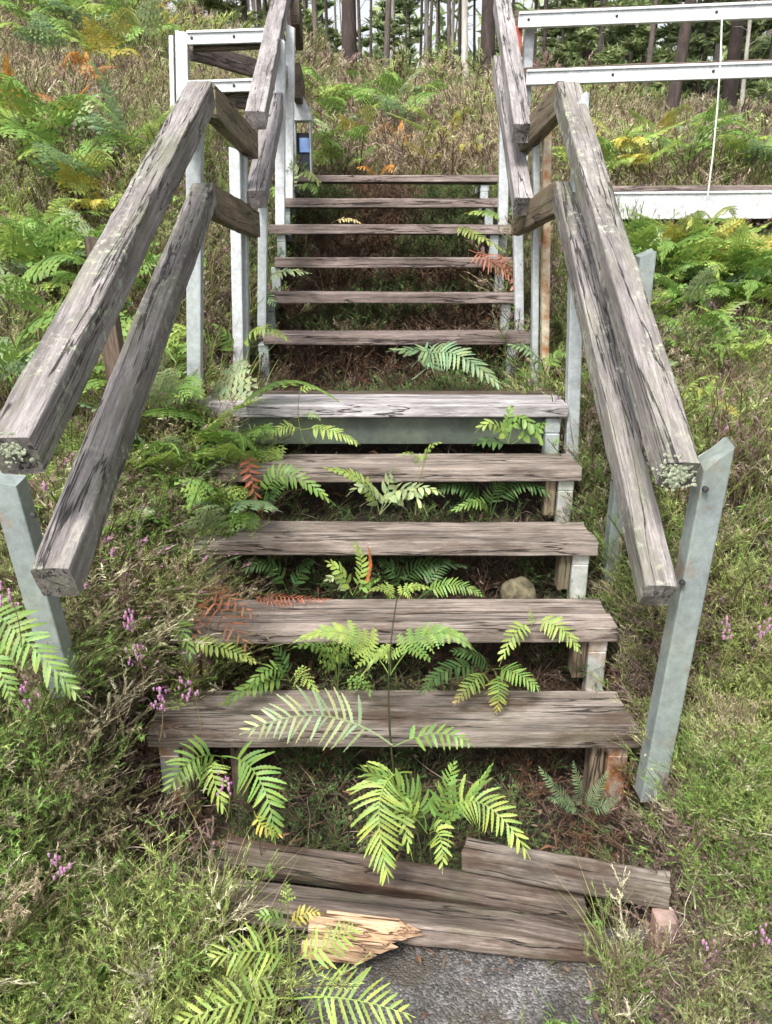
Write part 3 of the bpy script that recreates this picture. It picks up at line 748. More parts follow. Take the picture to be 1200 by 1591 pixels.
fern('fern', 'large yellow green fern drooping over the rotten boards at the centre', 'fern', PZ(665, 1290, .1), [
    ((640, 1200, 1.74), (592, 1235, 1.64), (604, 1368, 1.52), .105, 'comb', 22, 7, LIME, {'pw': .5, 'nh': (0, -.8, .6)}),
    ((668, 1290, 1.70), (740, 1245, 1.64), (822, 1330, 1.54), .085, 'comb', 17, 7, LIME, {'pw': .42, 'nh': (0, -.8, .6)}),
    ((668, 1290, 1.70), (690, 1235, 1.66), (706, 1180, 1.66), .05, 'comb', 12, 4, GREEN),
    ((668, 1290, 1.70), (720, 1250, 1.66), (768, 1180, 1.66), .022, 'comb', 14, 0, GREEN),
    ((662, 1290, 1.70), (640, 1240, 1.70), (560, 1195, 1.66), .07, 'comb', 15, 6, GREEN, {'nh': (0, -.8, .6)}),
    ((668, 1295, 1.68), (684, 1300, 1.62), (688, 1352, 1.56), .05, 'comb', 10, 5, LIME, {'nh': (0, -.8, .6)}),
    ((664, 1295, 1.70), (630, 1262, 1.66), (640, 1330, 1.58), .05, 'comb', 10, 5, LIME, {'nh': (0, -.8, .6)})], seed=3)
fern('fern', 'glossy green fern arching out from under the left half of the lowest tread', 'fern', PZ(330, 1220, .1), [
    ((345, 1175, 1.82), (400, 1205, 1.70), (428, 1306, 1.60), .088, 'comb', 15, 7, GREEN, {'pw': .46, 'nh': (0, -.8, .6)}),
    ((352, 1178, 1.82), (300, 1180, 1.72), (262, 1230, 1.62), .080, 'comb', 11, 7, GREEN, {'pw': .42, 'nh': (0, -.8, .6)}),
    ((340, 1182, 1.80), (330, 1200, 1.74), (352, 1262, 1.66), .06, 'comb', 9, 5, LIME, {'nh': (0, -.8, .6)}),
    ((395, 1260, 1.68), (410, 1284, 1.64), (440, 1296, 1.62), .03, 'comb', 8, 4, YEL)], seed=4)
fern('fern', 'dark blue green feathery plant under the right end of the lowest tread', 'fern', PZ(900, 1260, .1), [
    ((900, 1262, 1.84), (872, 1235, 1.80), (836, 1190, 1.78), .035, 'comb', 20, 0, BLUEG, {'pw': .3}),
    ((905, 1262, 1.84), (880, 1248, 1.80), (850, 1240, 1.76), .03, 'comb', 18, 0, BLUEG, {'pw': .3}),
    ((905, 1262, 1.84), (900, 1225, 1.80), (890, 1182, 1.78), .03, 'comb', 18, 0, BLUEG, {'pw': .3}),
    ((908, 1262, 1.84), (925, 1235, 1.80), (946, 1196, 1.78), .03, 'comb', 18, 0, BLUEG, {'pw': .3}),
    ((908, 1262, 1.84), (940, 1250, 1.78), (962, 1238, 1.74), .03, 'comb', 14, 0, BLUEG, {'pw': .3})], seed=5)
# between the first and second treads
fern('fern', 'dark green fern lying on the left part of the lowest tread', 'fern', PY(420, 1080, 2.1), [
    ((452, 1058, 2.12), (400, 1062, 2.05), (340, 1100, 1.96), .05, 'comb', 10, 0, GREEN, {'pw': .42}),
    ((452, 1058, 2.12), (440, 1030, 2.10), (425, 1000, 2.08), .04, 'comb', 8, 0, DEEP, {'pw': .4}),
    ((452, 1058, 2.12), (420, 1040, 2.08), (380, 1075, 2.0), .045, 'comb', 9, 0, GREEN, {'pw': .4}),
    ((452, 1058, 2.12), (470, 1050, 2.08), (500, 1086, 1.98), .045, 'tri', 9, 4, LIME)], seed=6)
fern('fern', 'dark green fern with orange tipped fronds over the lowest tread', 'fern', PY(760, 1050, 2.15), [
    ((760, 1040, 2.16), (700, 1040, 2.08), (652, 1080, 2.0), .055, 'comb', 14, 5, DEEP),
    ((765, 1040, 2.16), (800, 1045, 2.08), (840, 1072, 2.02), .055, 'comb', 13, 5, GREEN),
    ((760, 1042, 2.16), (735, 1060, 2.05), (706, 1096, 1.98), .045, 'comb', 11, 4, GREEN, {'tip': (.55, .26, .10), 'lab': 'frond with orange tip'}),
    ((768, 1042, 2.16), (775, 1070, 2.05), (772, 1108, 1.97), .05, 'comb', 11, 4, GREEN, {'tip': (.60, .36, .06)}),
    ((765, 1040, 2.18), (740, 1020, 2.12), (700, 1012, 2.08), .045, 'comb', 12, 4, DEEP)], seed=7)
fern('fern', 'small light green fern hanging over the right part of the second lowest tread', 'fern', PY(830, 975, 2.22), [
    ((826, 968, 2.20), (865, 972, 2.14), (902, 1012, 2.08), .055, 'comb', 12, 5, LIME),
    ((826, 968, 2.20), (800, 985, 2.14), (778, 1030, 2.08), .045, 'comb', 9, 4, LIME),
    ((826, 972, 2.20), (826, 962, 2.20), (822, 945, 2.20), .02, 'tri', 6, 3, LIME)], seed=8)
fern('seedling', 'curly green seedling above the lowest tread left of the tall stalk', 'plant', PY(525, 1060, 2.1), [
    ((525, 1060, 2.12), (500, 1010, 2.05), (452, 1008, 1.98), .05, 'tri', 9, 4, GREEN),
    ((525, 1060, 2.12), (545, 1005, 2.05), (585, 1030, 1.98), .05, 'tri', 9, 4, GREEN),
    ((525, 1065, 2.12), (515, 1000, 2.08), (500, 985, 2.02), .045, 'tri', 8, 4, LIME),
    ((525, 1065, 2.12), (560, 1060, 2.06), (578, 1085, 2.0), .04, 'tri', 7, 3, GREEN)],
    [(((524, 1085, 2.1), (526, 1050, 2.1), (528, 1000, 2.08)), .0028, (.10, .14, .04))], seed=9)
# dead rust fronds on the second tread
fern('dead_frond', 'curled rust brown dead frond hanging over the left part of the second lowest tread', 'dead fern', PY(340, 920, 2.3), [
    ((318, 915, 2.36), (345, 950, 2.22), (390, 1012, 2.10), .095, 'comb', 9, 0, RUST, {'pw': .15, 'tip': (.50, .24, .14)}),
    ((312, 912, 2.36), (350, 925, 2.26), (400, 960, 2.16), .06, 'comb', 8, 0, RUST, {'pw': .15, 'tip': (.45, .2, .1)}),
    ((318, 915, 2.36), (312, 960, 2.22), (298, 1010, 2.12), .03, 'comb', 7, 0, RUST, {'pw': .16})], seed=10)
fern('dead_frond', 'flat red brown dead frond lying along the back of the second lowest tread', 'dead fern', PY(440, 925, 2.4), [
    ((388, 920, 2.40), (450, 928, 2.36), (515, 930, 2.36), .045, 'comb', 16, 0, (.36, .13, .08), {'pw': .22, 'nh': (0, -.2, 1)}),
    ((385, 924, 2.38), (420, 934, 2.34), (462, 938, 2.32), .03, 'comb', 12, 0, (.40, .16, .09), {'pw': .22, 'nh': (0, -.2, 1)})], seed=11)
fern('fern', 'yellow green fern tip just below the rust brown dead frond', 'fern', PY(300, 1020, 2.2), [
    ((276, 1000, 2.16), (340, 1005, 2.10), (402, 1030, 2.06), .045, 'comb', 14, 0, LIME, {'pw': .4, 'tip': YEL}),
    ((262, 990, 2.18), (280, 975, 2.16), (300, 1030, 2.08), .05, 'comb', 9, 4, GREEN)], seed=12)
# between the second and third treads
fern('fern', 'soft green fern behind the second lowest tread right of the tall bracken tip', 'fern', PY(690, 910, 2.5), [
    ((650, 930, 2.48), (700, 908, 2.46), (752, 926, 2.42), .05, 'comb', 16, 5, GREEN),
    ((655, 925, 2.52), (680, 885, 2.54), (700, 870, 2.54), .045, 'comb', 13, 4, DEEP)], seed=13)
fern('seedling', 'leafy green seedling with a rust coloured leaf in the gap under the third tread', 'plant', PY(545, 900, 2.45), [
    ((548, 925, 2.44), (530, 890, 2.42), (505, 872, 2.40), .045, 'comb', 7, 0, LIME, {'pw': .5}),
    ((548, 925, 2.44), (525, 900, 2.42), (506, 905, 2.38), .04, 'comb', 7, 0, PALE, {'pw': .5}),
    ((548, 925, 2.44), (562, 880, 2.42), (548, 840, 2.42), .035, 'comb', 10, 4, LIME),
    ((562, 925, 2.44), (575, 880, 2.42), (570, 845, 2.40), .010, 'comb', 10, 0, (.55, .20, .08), {'pw': .8}),
    ((552, 925, 2.44), (575, 905, 2.42), (590, 902, 2.38), .035, 'comb', 7, 0, GREEN, {'pw': .5})], seed=14)
# between third and fourth treads
fern('fern', 'comb shaped dark fern in the left of the gap under the fourth tread', 'fern', PY(470, 770, 2.75), [
    ((408, 795, 2.72), (440, 738, 2.70), (518, 782, 2.64), .065, 'comb', 16, 0, GREEN, {'pw': .42, 'nh': (0, -.9, .4)}),
    ((405, 798, 2.72), (420, 770, 2.70), (446, 752, 2.68), .05, 'comb', 12, 0, DEEP, {'pw': .42})], seed=15)
fern('seedling', 'broad pale leafed plant in the middle of the gap under the fourth tread', 'plant', PY(600, 770, 2.75), [
    ((590, 800, 2.72), (560, 745, 2.70), (500, 728, 2.64), .045, 'comb', 12, 0, LIME, {'pw': .5}),
    ((590, 800, 2.72), (575, 760, 2.68), (545, 765, 2.62), .06, 'comb', 6, 0, PALE, {'pw': .45}),
    ((590, 800, 2.72), (605, 750, 2.70), (612, 728, 2.66), .05, 'comb', 6, 0, PALE, {'pw': .45}),
    ((590, 800, 2.72), (625, 760, 2.68), (660, 790, 2.62), .06, 'comb', 6, 0, PALE, {'pw': .45}),
    ((590, 800, 2.72), (640, 760, 2.68), (686, 768, 2.62), .05, 'comb', 7, 0, PALE, {'pw': .45})], seed=16)
fern('seedling', 'slim yellowish seedling stalk standing in front of the fourth tread right of centre', 'plant', PY(655, 790, 2.7), [
    ((652, 730, 2.70), (640, 705, 2.68), (612, 712, 2.66), .02, 'tri', 6, 3, LIME), ((652, 730, 2.70), (668, 695, 2.68), (690, 688, 2.66), .02, 'tri', 6, 3, LIME),
    ((648, 775, 2.70), (670, 762, 2.68), (688, 768, 2.66), .02, 'tri', 6, 3, LIME)],
    [(((646, 800, 2.7), (652, 750, 2.7), (668, 690, 2.69)), .0025, (.20, .22, .06))], seed=17)
fern('dead_frond', 'small red brown dead frond at the left end of the fourth tread', 'dead fern', PY(400, 760, 2.75), [
    ((388, 700, 2.76), (390, 740, 2.72), (408, 800, 2.66), .05, 'comb', 8, 0, (.36, .12, .06), {'pw': .25}),
    ((378, 705, 2.76), (384, 735, 2.74), (396, 765, 2.70), .035, 'comb', 7, 0, (.36, .12, .06), {'pw': .25})], seed=18)
fern('fern', 'green fern hanging in front of the steel beam below the left of the landing', 'fern', PY(470, 660, 3.05), [
    ((470, 668, 3.0), (440, 664, 2.98), (414, 684, 2.94), .05, 'comb', 10, 4, LIME),
    ((470, 668, 3.0), (510, 668, 2.96), (558, 690, 2.90), .055, 'comb', 13, 4, LIME),
    ((468, 648, 3.02), (488, 644, 3.0), (500, 655, 2.98), .025, 'tri', 6, 3, GREEN),
    ((466, 612, 3.05), (478, 602, 3.05), (500, 606, 3.05), .025, 'tri', 6, 3, LIME)],
    [(((474, 690, 2.98), (464, 650, 3.02), (466, 608, 3.05)), .0025, (.12, .18, .05))], seed=19)
fern('seedling', 'leafy green plant under the right end of the landing', 'plant', PY(790, 680, 3.05), [
    ((790, 690, 3.02), (770, 660, 3.0), (742, 668, 2.98), .055, 'comb', 6, 0, LIME, {'pw': .5}),
    ((790, 690, 3.02), (810, 650, 3.0), (848, 690, 2.96), .06, 'comb', 6, 0, GREEN, {'pw': .5}),
    ((790, 690, 3.02), (790, 650, 3.02), (796, 628, 3.02), .035, 'comb', 6, 0, GREEN, {'pw': .5}),
    ((796, 690, 3.02), (830, 668, 3.0), (850, 655, 2.98), .05, 'comb', 6, 0, GREEN, {'pw': .5}),
    ((790, 690, 3.02), (760, 685, 3.0), (735, 692, 2.96), .045, 'comb', 6, 0, DEEP, {'pw': .5})], seed=20)
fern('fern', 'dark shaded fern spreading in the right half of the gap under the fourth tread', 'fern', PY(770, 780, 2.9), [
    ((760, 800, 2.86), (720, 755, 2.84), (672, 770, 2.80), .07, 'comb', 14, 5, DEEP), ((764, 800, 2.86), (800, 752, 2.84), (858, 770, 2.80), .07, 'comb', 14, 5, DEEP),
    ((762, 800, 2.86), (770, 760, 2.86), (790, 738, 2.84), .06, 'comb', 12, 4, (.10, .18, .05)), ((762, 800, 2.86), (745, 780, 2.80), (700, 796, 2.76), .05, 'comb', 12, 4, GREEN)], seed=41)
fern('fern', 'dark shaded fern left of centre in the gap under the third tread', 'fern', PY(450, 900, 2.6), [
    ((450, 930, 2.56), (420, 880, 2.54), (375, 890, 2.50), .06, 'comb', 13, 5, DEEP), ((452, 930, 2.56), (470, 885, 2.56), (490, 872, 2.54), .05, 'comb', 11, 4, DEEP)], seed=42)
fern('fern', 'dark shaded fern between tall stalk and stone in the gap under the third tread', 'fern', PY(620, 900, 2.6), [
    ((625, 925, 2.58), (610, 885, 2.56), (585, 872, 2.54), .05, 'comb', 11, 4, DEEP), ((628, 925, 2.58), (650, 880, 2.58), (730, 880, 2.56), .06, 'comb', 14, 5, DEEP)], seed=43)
# behind the landing
fern('fern', 'blue green fern with two broad fronds leaning over the back of the landing', 'fern', PY(640, 580, 3.7), [
    ((640, 590, 3.55), (672, 552, 3.6), (608, 545, 3.5), .10, 'comb', 13, 5, BLUEG),
    ((640, 570, 3.62), (700, 548, 3.55), (780, 602, 3.42), .105, 'comb', 18, 5, BLUEG, {'nh': (0, -.7, .7)})], seed=21)
fern('fern', 'light green fern beside the orange rusted post at the right of the landing', 'fern', PY(840, 580, 3.6), [
    ((846, 590, 3.6), (830, 550, 3.55), (788, 536, 3.5), .07, 'comb', 11, 4, BLUEG),
    ((846, 590, 3.6), (868, 550, 3.6), (890, 560, 3.55), .06, 'comb', 10, 4, GREEN)], seed=22)
fern('fern', 'bright fern reaching out right from behind the left landing post', 'fern', PY(380, 540, 3.7), [
    ((372, 560, 3.7), (398, 512, 3.6), (450, 528, 3.5), .07, 'comb', 14, 5, LIME),
    ((368, 560, 3.7), (350, 520, 3.65), (330, 505, 3.6), .07, 'comb', 11, 4, GREEN)], seed=23)
fern('fern', 'small pale fern beside the left end of the fourth tread from the top', 'fern', PY(420, 440, 4.3), [
    ((398, 448, 4.3), (430, 424, 4.25), (482, 424, 4.2), .06, 'comb', 13, 4, PALE), ((400, 445, 4.3), (415, 460, 4.25), (430, 475, 4.2), .06, 'comb', 9, 3, BLUEG)], seed=24)
fern('dead_frond', 'rust red dead frond draped over the right end of the third tread from the top', 'dead fern', PY(770, 410, 4.6), [
    ((728, 388, 4.58), (762, 405, 4.5), (806, 438, 4.42), .10, 'comb', 14, 0, (.38, .15, .09), {'pw': .28}), ((760, 395, 4.6), (790, 412, 4.5), (800, 470, 4.4), .06, 'comb', 9, 0, (.34, .13, .08), {'pw': .28})], seed=25)
fern('fern', 'olive fern frond arching down over the right end of the second tread from the top', 'fern', PY(730, 350, 4.9), [
    ((700, 350, 4.9), (735, 362, 4.8), (790, 392, 4.6), .06, 'comb', 15, 4, (.22, .27, .07))], seed=26)
fern('seedling', 'yellow flecked leafy sprig under the right end of the second tread from the top', 'plant', PY(750, 335, 5.0), [
    ((785, 342, 5.0), (760, 330, 4.98), (722, 332, 4.95), .055, 'comb', 9, 0, GREEN, {'pw': .5, 'tip': YEL}), ((785, 340, 5.0), (790, 325, 5.0), (780, 312, 5.0), .05, 'comb', 6, 0, BLUEG, {'pw': .5})], seed=27)
fern('dead_frond', 'cream coloured withered frond resting on the third tread from the top', 'dead fern', PY(540, 343, 4.95), [
    ((516, 346, 4.95), (540, 340, 4.92), (562, 347, 4.9), .035, 'comb', 9, 3, (.55, .48, .22), {'tip': (.6, .5, .25)})], seed=28)
fern('fern', 'pale leafy fern growing at the left end of the top treads', 'fern', PY(450, 285, 5.4), [
    ((450, 300, 5.4), (440, 270, 5.35), (425, 255, 5.3), .09, 'comb', 8, 3, PALE), ((450, 300, 5.4), (470, 268, 5.35), (500, 290, 5.2), .08, 'comb', 9, 3, (.28, .34, .12)),
    ((450, 300, 5.4), (455, 275, 5.35), (452, 250, 5.3), .08, 'comb', 8, 3, PALE), ((450, 300, 5.4), (432, 290, 5.35), (428, 305, 5.25), .07, 'comb', 7, 3, GREEN), ((452, 300, 5.4), (480, 285, 5.3), (492, 302, 5.2), .07, 'comb', 8, 3, GREEN)], seed=29)
fern('dead_frond', 'bright orange autumn frond just behind the top tread', 'dead fern', PY(585, 262, 6.0), [
    ((585, 285, 6.1), (575, 262, 6.0), (555, 262, 5.95), .08, 'comb', 8, 3, ORANGE, {'tip': (.7, .35, .08)}), ((588, 285, 6.1), (600, 258, 6.0), (612, 268, 5.95), .08, 'comb', 8, 3, ORANGE, {'tip': (.7, .35, .08)})], seed=30)
# big frond at the left edge
fern('fern', 'large fern frond sweeping in from the left edge below the end of the handrail', 'fern', PY(-20, 1040, 1.6), [
    ((-40, 930, 1.62), (30, 985, 1.55), (125, 1085, 1.44), .075, 'comb', 18, 6, GREEN, {'pw': .45, 'nh': (.3, -.8, .5)}), ((-40, 960, 1.6), (-5, 1030, 1.52), (20, 1090, 1.46), .05, 'comb', 11, 5, GREEN)], seed=31)

# ------------------------------------------------------------------ bracken plants on the banks
def make_bracken(seed, nf, H, L, W, cols, style='tri', n=12, m=4, loc=(0, 0, 0)):
    rg = random.Random(seed); t = thing('bracken', '', '', (0, 0, 0)); a0 = rg.uniform(0, 6.28)
    st = [(0, 0, -.05), (rg.uniform(-.03, .03), rg.uniform(-.03, .03), H*.5), (rg.uniform(-.06, .06), rg.uniform(-.06, .06), H)]
    stem(t, smooth_pts(st, 5), .005, (.20, .15, .05), k=4)
    for i in range(nf):
        a = a0 + 2*PI*i/nf + rg.uniform(-.4, .4); l = L*rg.uniform(.7, 1.15); z0 = H*rg.uniform(.45, 1.0); d = Vector((math.cos(a), math.sin(a), 0))
        p0 = Vector((0, 0, z0*.9)); p1 = p0 + d*l*.45 + Vector((0, 0, l*rg.uniform(.2, .55))); p2 = p0 + d*l*rg.uniform(.75, 1) + Vector((rg.uniform(-.15, .15)*l, rg.uniform(-.15, .15)*l, l*rg.uniform(.0, .7)))
        frond(t, p0, p1, p2, W*rg.uniform(.6, .95), style, n, m, rg.choice(cols), nh=(rg.uniform(-.5, .5)-.4*d.x, rg.uniform(-.5, .5)-.4*d.y, 1), seed=seed*20+i, pw=.9 if style == 'tri' else .5)
    return t
def copy_thing(src, loc, rz, s, label, cat, group):
    r = src.copy(); C.objects.link(r); r.location = loc; r.rotation_euler = (0, 0, rz); r.scale = (s, s, s)
    for ch in list(src.children):
        c = ch.copy(); C.objects.link(c); c.parent = r
    return tag(r, label, cat, group)
BP = {'g': [make_bracken(200, 6, .38, .55, .22, [GREEN, LIME, BLUEG]), make_bracken(201, 5, .30, .60, .20, [GREEN, PALE, GREEN]), make_bracken(202, 7, .34, .50, .22, [LIME, GREEN])],
      'c': [make_bracken(203, 5, .15, .55, .13, [GREEN, BLUEG, LIME], 'comb', 18, 5), make_bracken(204, 6, .12, .45, .11, [LIME, GREEN], 'comb', 16, 5)],
      'y': [make_bracken(205, 6, .36, .50, .20, [YEL, (.30, .33, .09), LIME])],
      'r': [make_bracken(206, 5, .30, .45, .18, [RUST, (.42, .22, .10), ORANGE])]}
used = set()
REG = {'L': ('left', 'on the bank left of the steps'), 'N': ('near', 'crowding the lower steps on the left'), 'T': ('top', 'on the slope beyond the top tread'),
       'R': ('right', 'under the walkway to the right of the steps'), 'B': ('back', 'on the open slope seen beyond the walkway rails'), 'U': ('up', 'high on the far left slope')}
KND = {'g': ('green spreading bracken', 'bracken'), 'c': ('comb leaved green fern', 'fern'), 'y': ('yellowing bracken', 'bracken'), 'r': ('rusty autumn bracken', 'bracken')}
SPOTS = [
 ('L', 'g', 75, 420, .9), ('L', 'g', 30, 500, .9), ('L', 'g', 110, 395, .7), ('L', 'c', 190, 210, 1.0), ('L', 'c', 225, 215, .8), ('L', 'g', 110, 275, .9), ('L', 'y', 130, 300, .7), ('L', 'g', 70, 230, .9), ('L', 'g', 40, 200, 1.0),
 ('L', 'r', 20, 175, .8), ('L', 'r', 65, 190, .7), ('L', 'r', 130, 120, .7), ('L', 'g', 20, 590, .8), ('L', 'g', 240, 440, .7), ('L', 'g', 210, 560, .7), ('L', 'y', 150, 330, .6), ('L', 'g', 140, 480, .7),
 ('U', 'g', 215, 80, 1.0), ('U', 'y', 235, 60, .8), ('U', 'g', 90, 20, 1.2), ('U', 'g', 150, 45, 1.1), ('U', 'y', 245, 20, 1.2), ('U', 'g', 30, 30, 1.2), ('U', 'g', 200, 10, 1.2), ('U', 'g', 330, 30, 1.2),
 ('N', 'g', 248, 625, .55), ('N', 'g', 295, 665, .5), ('N', 'c', 255, 690, .8), ('N', 'g', 300, 715, .5), ('N', 'g', 225, 650, .6), ('N', 'c', 330, 700, .6), ('N', 'g', 290, 780, .45), ('N', 'c', 245, 800, .6), ('N', 'g', 335, 850, .38), ('N', 'c', 60, 770, .6),('N', 'c', 335, 790, .5), ('N', 'g', 235, 890, .4), ('N', 'g', 255, 560, .5),
 ('N', 'g', 350, 715, .45), ('N', 'g', 362, 690, .4), ('N', 'g', 318, 745, .5), ('N', 'c', 300, 830, .5), ('N', 'g', 305, 870, .4), ('N', 'c', 270, 920, .45), ('N', 'g', 268, 730, .5), ('N', 'g', 225, 740, .55), ('N', 'c', 355, 760, .4), ('N', 'g', 215, 980, .35), ('N', 'y', 250, 960, .35),
 ('R', 'y', 1110, 395, .7), ('R', 'g', 1140, 460, .8), ('R', 'g', 1185, 470, .8), ('R', 'g', 1020, 440, .7), ('R', 'y', 1195, 420, .8), ('R', 'g', 1075, 530, .6), ('R', 'c', 1150, 520, .7), ('R', 'g', 1010, 480, .6), ('R', 'y', 1065, 410, .6), ('U', 'g', 60, 70, 1.0), ('U', 'y', 170, 100, .9), ('L', 'g', 160, 400, .7), ('L', 'c', 60, 330, .9), ('L', 'g', 15, 420, .9), ('T', 'c', 480, 240, .8), ('T', 'g', 575, 150, .8),
 ('N', 'g', 345, 680, .75), ('N', 'g', 335, 730, .75), ('N', 'g', 312, 790, .7), ('N', 'g', 300, 850, .65), ('N', 'c', 285, 950, .5), ('N', 'c', 345, 800, .45), ('N', 'g', 270, 860, .5),
 ('R', 'g', 1000, 570, .5), ('R', 'c', 1045, 600, .6), ('R', 'g', 975, 620, .45), ('R', 'g', 1120, 560, .6), ('R', 'c', 1180, 580, .6), ('R', 'y', 1090, 640, .4),
 ('T', 'g', 500, 200, .9), ('T', 'g', 540, 240, .8), ('T', 'g', 510, 165, .9), ('T', 'g', 620, 195, .8), ('T', 'r', 610, 225, .7), ('T', 'y', 560, 215, .8), ('T', 'y', 690, 215, .8), ('T', 'g', 590, 180, .8), ('T', 'y', 720, 240, .7), ('T', 'g', 520, 260, .7), ('T', 'g', 645, 165, .7), ('T', 'y', 660, 250, .6),
 ('R', 'g', 1010, 430, .8), ('R', 'g', 1060, 415, .9), ('R', 'y', 1130, 410, .9), ('R', 'g', 1100, 442, .8), ('R', 'y', 1170, 420, .8), ('R', 'g', 1050, 482, .7), ('R', 'c', 1090, 492, .8), ('R', 'g', 960, 400, .8), ('R', 'y', 1080, 385, .8), ('R', 'g', 1160, 442, .7), ('R', 'y', 1040, 385, .7), ('R', 'c', 1000, 532, .6), ('R', 'g', 1190, 385, .8),
 ('B', 'g', 1130, 250, .9), ('B', 'y', 960, 235, .9), ('B', 'g', 1180, 250, .9), ('B', 'y', 990, 260, .8), ('B', 'g', 1060, 245, .9), ('B', 'r', 1000, 240, .6), ('B', 'g', 920, 265, .9), ('B', 'y', 1020, 220, .8), ('B', 'g', 1100, 215, .9)]
def hit(px, py, lift=.15):
    x, y, z = ray(px, py)
    for k in range(60, 4000):
        t = k*.01*(1+k*.0004)
        if float(ground(x*t, y*t)) + lift > CAMZ + z*t: return Vector((x*t, y*t, float(ground(x*t, y*t))))
    return Vector((x*30, y*30, float(ground(x*30, y*30))))
rgs = random.Random(5); cnt = {}
for (rg_, k, px, py, s) in SPOTS:
    p = hit(px, py, .25*s); pr = BP[k][cnt.get(k, 0) % len(BP[k])]; cnt[k] = cnt.get(k, 0)+1
    dist = p.y
    lab = '%s %s' % (KND[k][0], REG[rg_][1]); grp = '%s %s' % (KND[k][0], REG[rg_][0] + ' side')
    rz = rgs.uniform(0, 6.28); s2 = s*(1.0 if dist < 8 else 1.25)
    if pr.name not in used:
        used.add(pr.name); pr.location = p; pr.rotation_euler = (0, 0, rz); pr.scale = (s2,)*3; tag(pr, lab, KND[k][1], grp)
    else: copy_thing(pr, p, rz, s2, lab, KND[k][1], grp)

# ------------------------------------------------------------------ heather, grass and litter (nobody could count it)
def sprig_proto(seed, H, ntw, nn, nl, nw, flower=0.0, spread=.5):
    """stem with twigs of needle leaves. returns V, F, kind (0 leaf 1 stem 2 flower) and brightness"""
    rg = np.random.RandomState(seed); V = []; Fc = []; K = []; B = []
    def tri(a, b, c, k, br):
        i = len(V); V.extend((a, b, c)); Fc.append((i, i+1, i+2)); K.extend((k,)*3); B.extend((br,)*3)
    bend = rg.randn(2)*.22
    def main(t): return np.array([bend[0]*t*t*H, bend[1]*t*t*H, H*t])
    for i in range(5):
        a, b = main(i/5), main((i+1)/5); r = nw*.55
        for d in (np.array([r, 0, 0]), np.array([0, r, 0])):
            tri(a-d, a+d, b+d, 1, .8); tri(a-d, b+d, b-d, 1, .8)
    for j in range(ntw+1):
        if j == ntw: t0 = .62; d = main(1)-main(.62); L = np.linalg.norm(d); d /= L; org = main(t0); top = True
        else:
            t0 = rg.uniform(.22, .92); org = main(t0); an = rg.uniform(0, 2*PI); el = rg.uniform(.5, 1.2)
            d = np.array([math.cos(an)*math.cos(el), math.sin(an)*math.cos(el), math.sin(el)]); L = H*rg.uniform(.16, .36)*(1.25-t0*.6)*spread*2; top = False
        e = org + d*L; r = nw*.35; q = np.cross(d, rg.randn(3)); q /= np.linalg.norm(q)+1e-9
        tri(org-q*r, org+q*r, e, 1, .9)
        fl = rg.rand() < flower
        for i in range(nn):
            t = (i+.5)/nn; p = org + d*L*t + np.array([0, 0, -.03*L*t*t]); a = rg.uniform(0, 2*PI)
            s = np.cross(d, [math.cos(a), math.sin(a), .3]); s /= np.linalg.norm(s)+1e-9
            nd = d*.75 + s*rg.uniform(.5, .9); nd /= np.linalg.norm(nd); wv = np.cross(nd, s); wv /= np.linalg.norm(wv)+1e-9
            l = nl*rg.uniform(.7, 1.2); isf = fl and t > .35
            if isf: tri(p-wv*nw*1.5, p+wv*nw*1.5, p+nd*l*.75, 2, rg.uniform(.7, 1.2)); 
            else: tri(p-wv*nw*.5, p+wv*nw*.5, p+nd*l, 0, rg.uniform(.7, 1.25)*(.8+.4*t))
    return np.array(V), np.array(Fc), np.array(K), np.array(B)
def grass_proto(seed, H, nb, wd):
    rg = np.random.RandomState(seed); V = []; Fc = []; K = []; B = []
    for b in range(nb):
        a = rg.uniform(0, 2*PI); l = H*rg.uniform(.5, 1.1); o = rg.uniform(.15, .75); d = np.array([math.cos(a), math.sin(a), 0]); q = np.array([-d[1], d[0], 0])*wd; br = rg.uniform(.7, 1.25); p0 = rg.randn(3)*.02; p0[2] = 0; i = len(V)
        for j in range(4):
            t = j/4; p = p0 + d*o*l*t*t + np.array([0, 0, l*(t-.25*o*t*t)]); V.extend((p-q*(1-t*.8), p+q*(1-t*.8))); K.extend((0, 0)); B.extend((br*(.7+.4*t),)*2)
        V.append(p0 + d*o*l + np.array([0, 0, l*(1-.25*o)])); K.append(0); B.append(br*1.1)
        for j in range(3): k = i+2*j; Fc += [(k, k+1, k+3), (k, k+3, k+2)]
        Fc.append((i+6, i+7, i+8))
    return np.array(V), np.array(Fc), np.array(K), np.array(B)
STEMC = np.array([.17, .12, .075]); FLOW = np.array([.46, .27, .36])
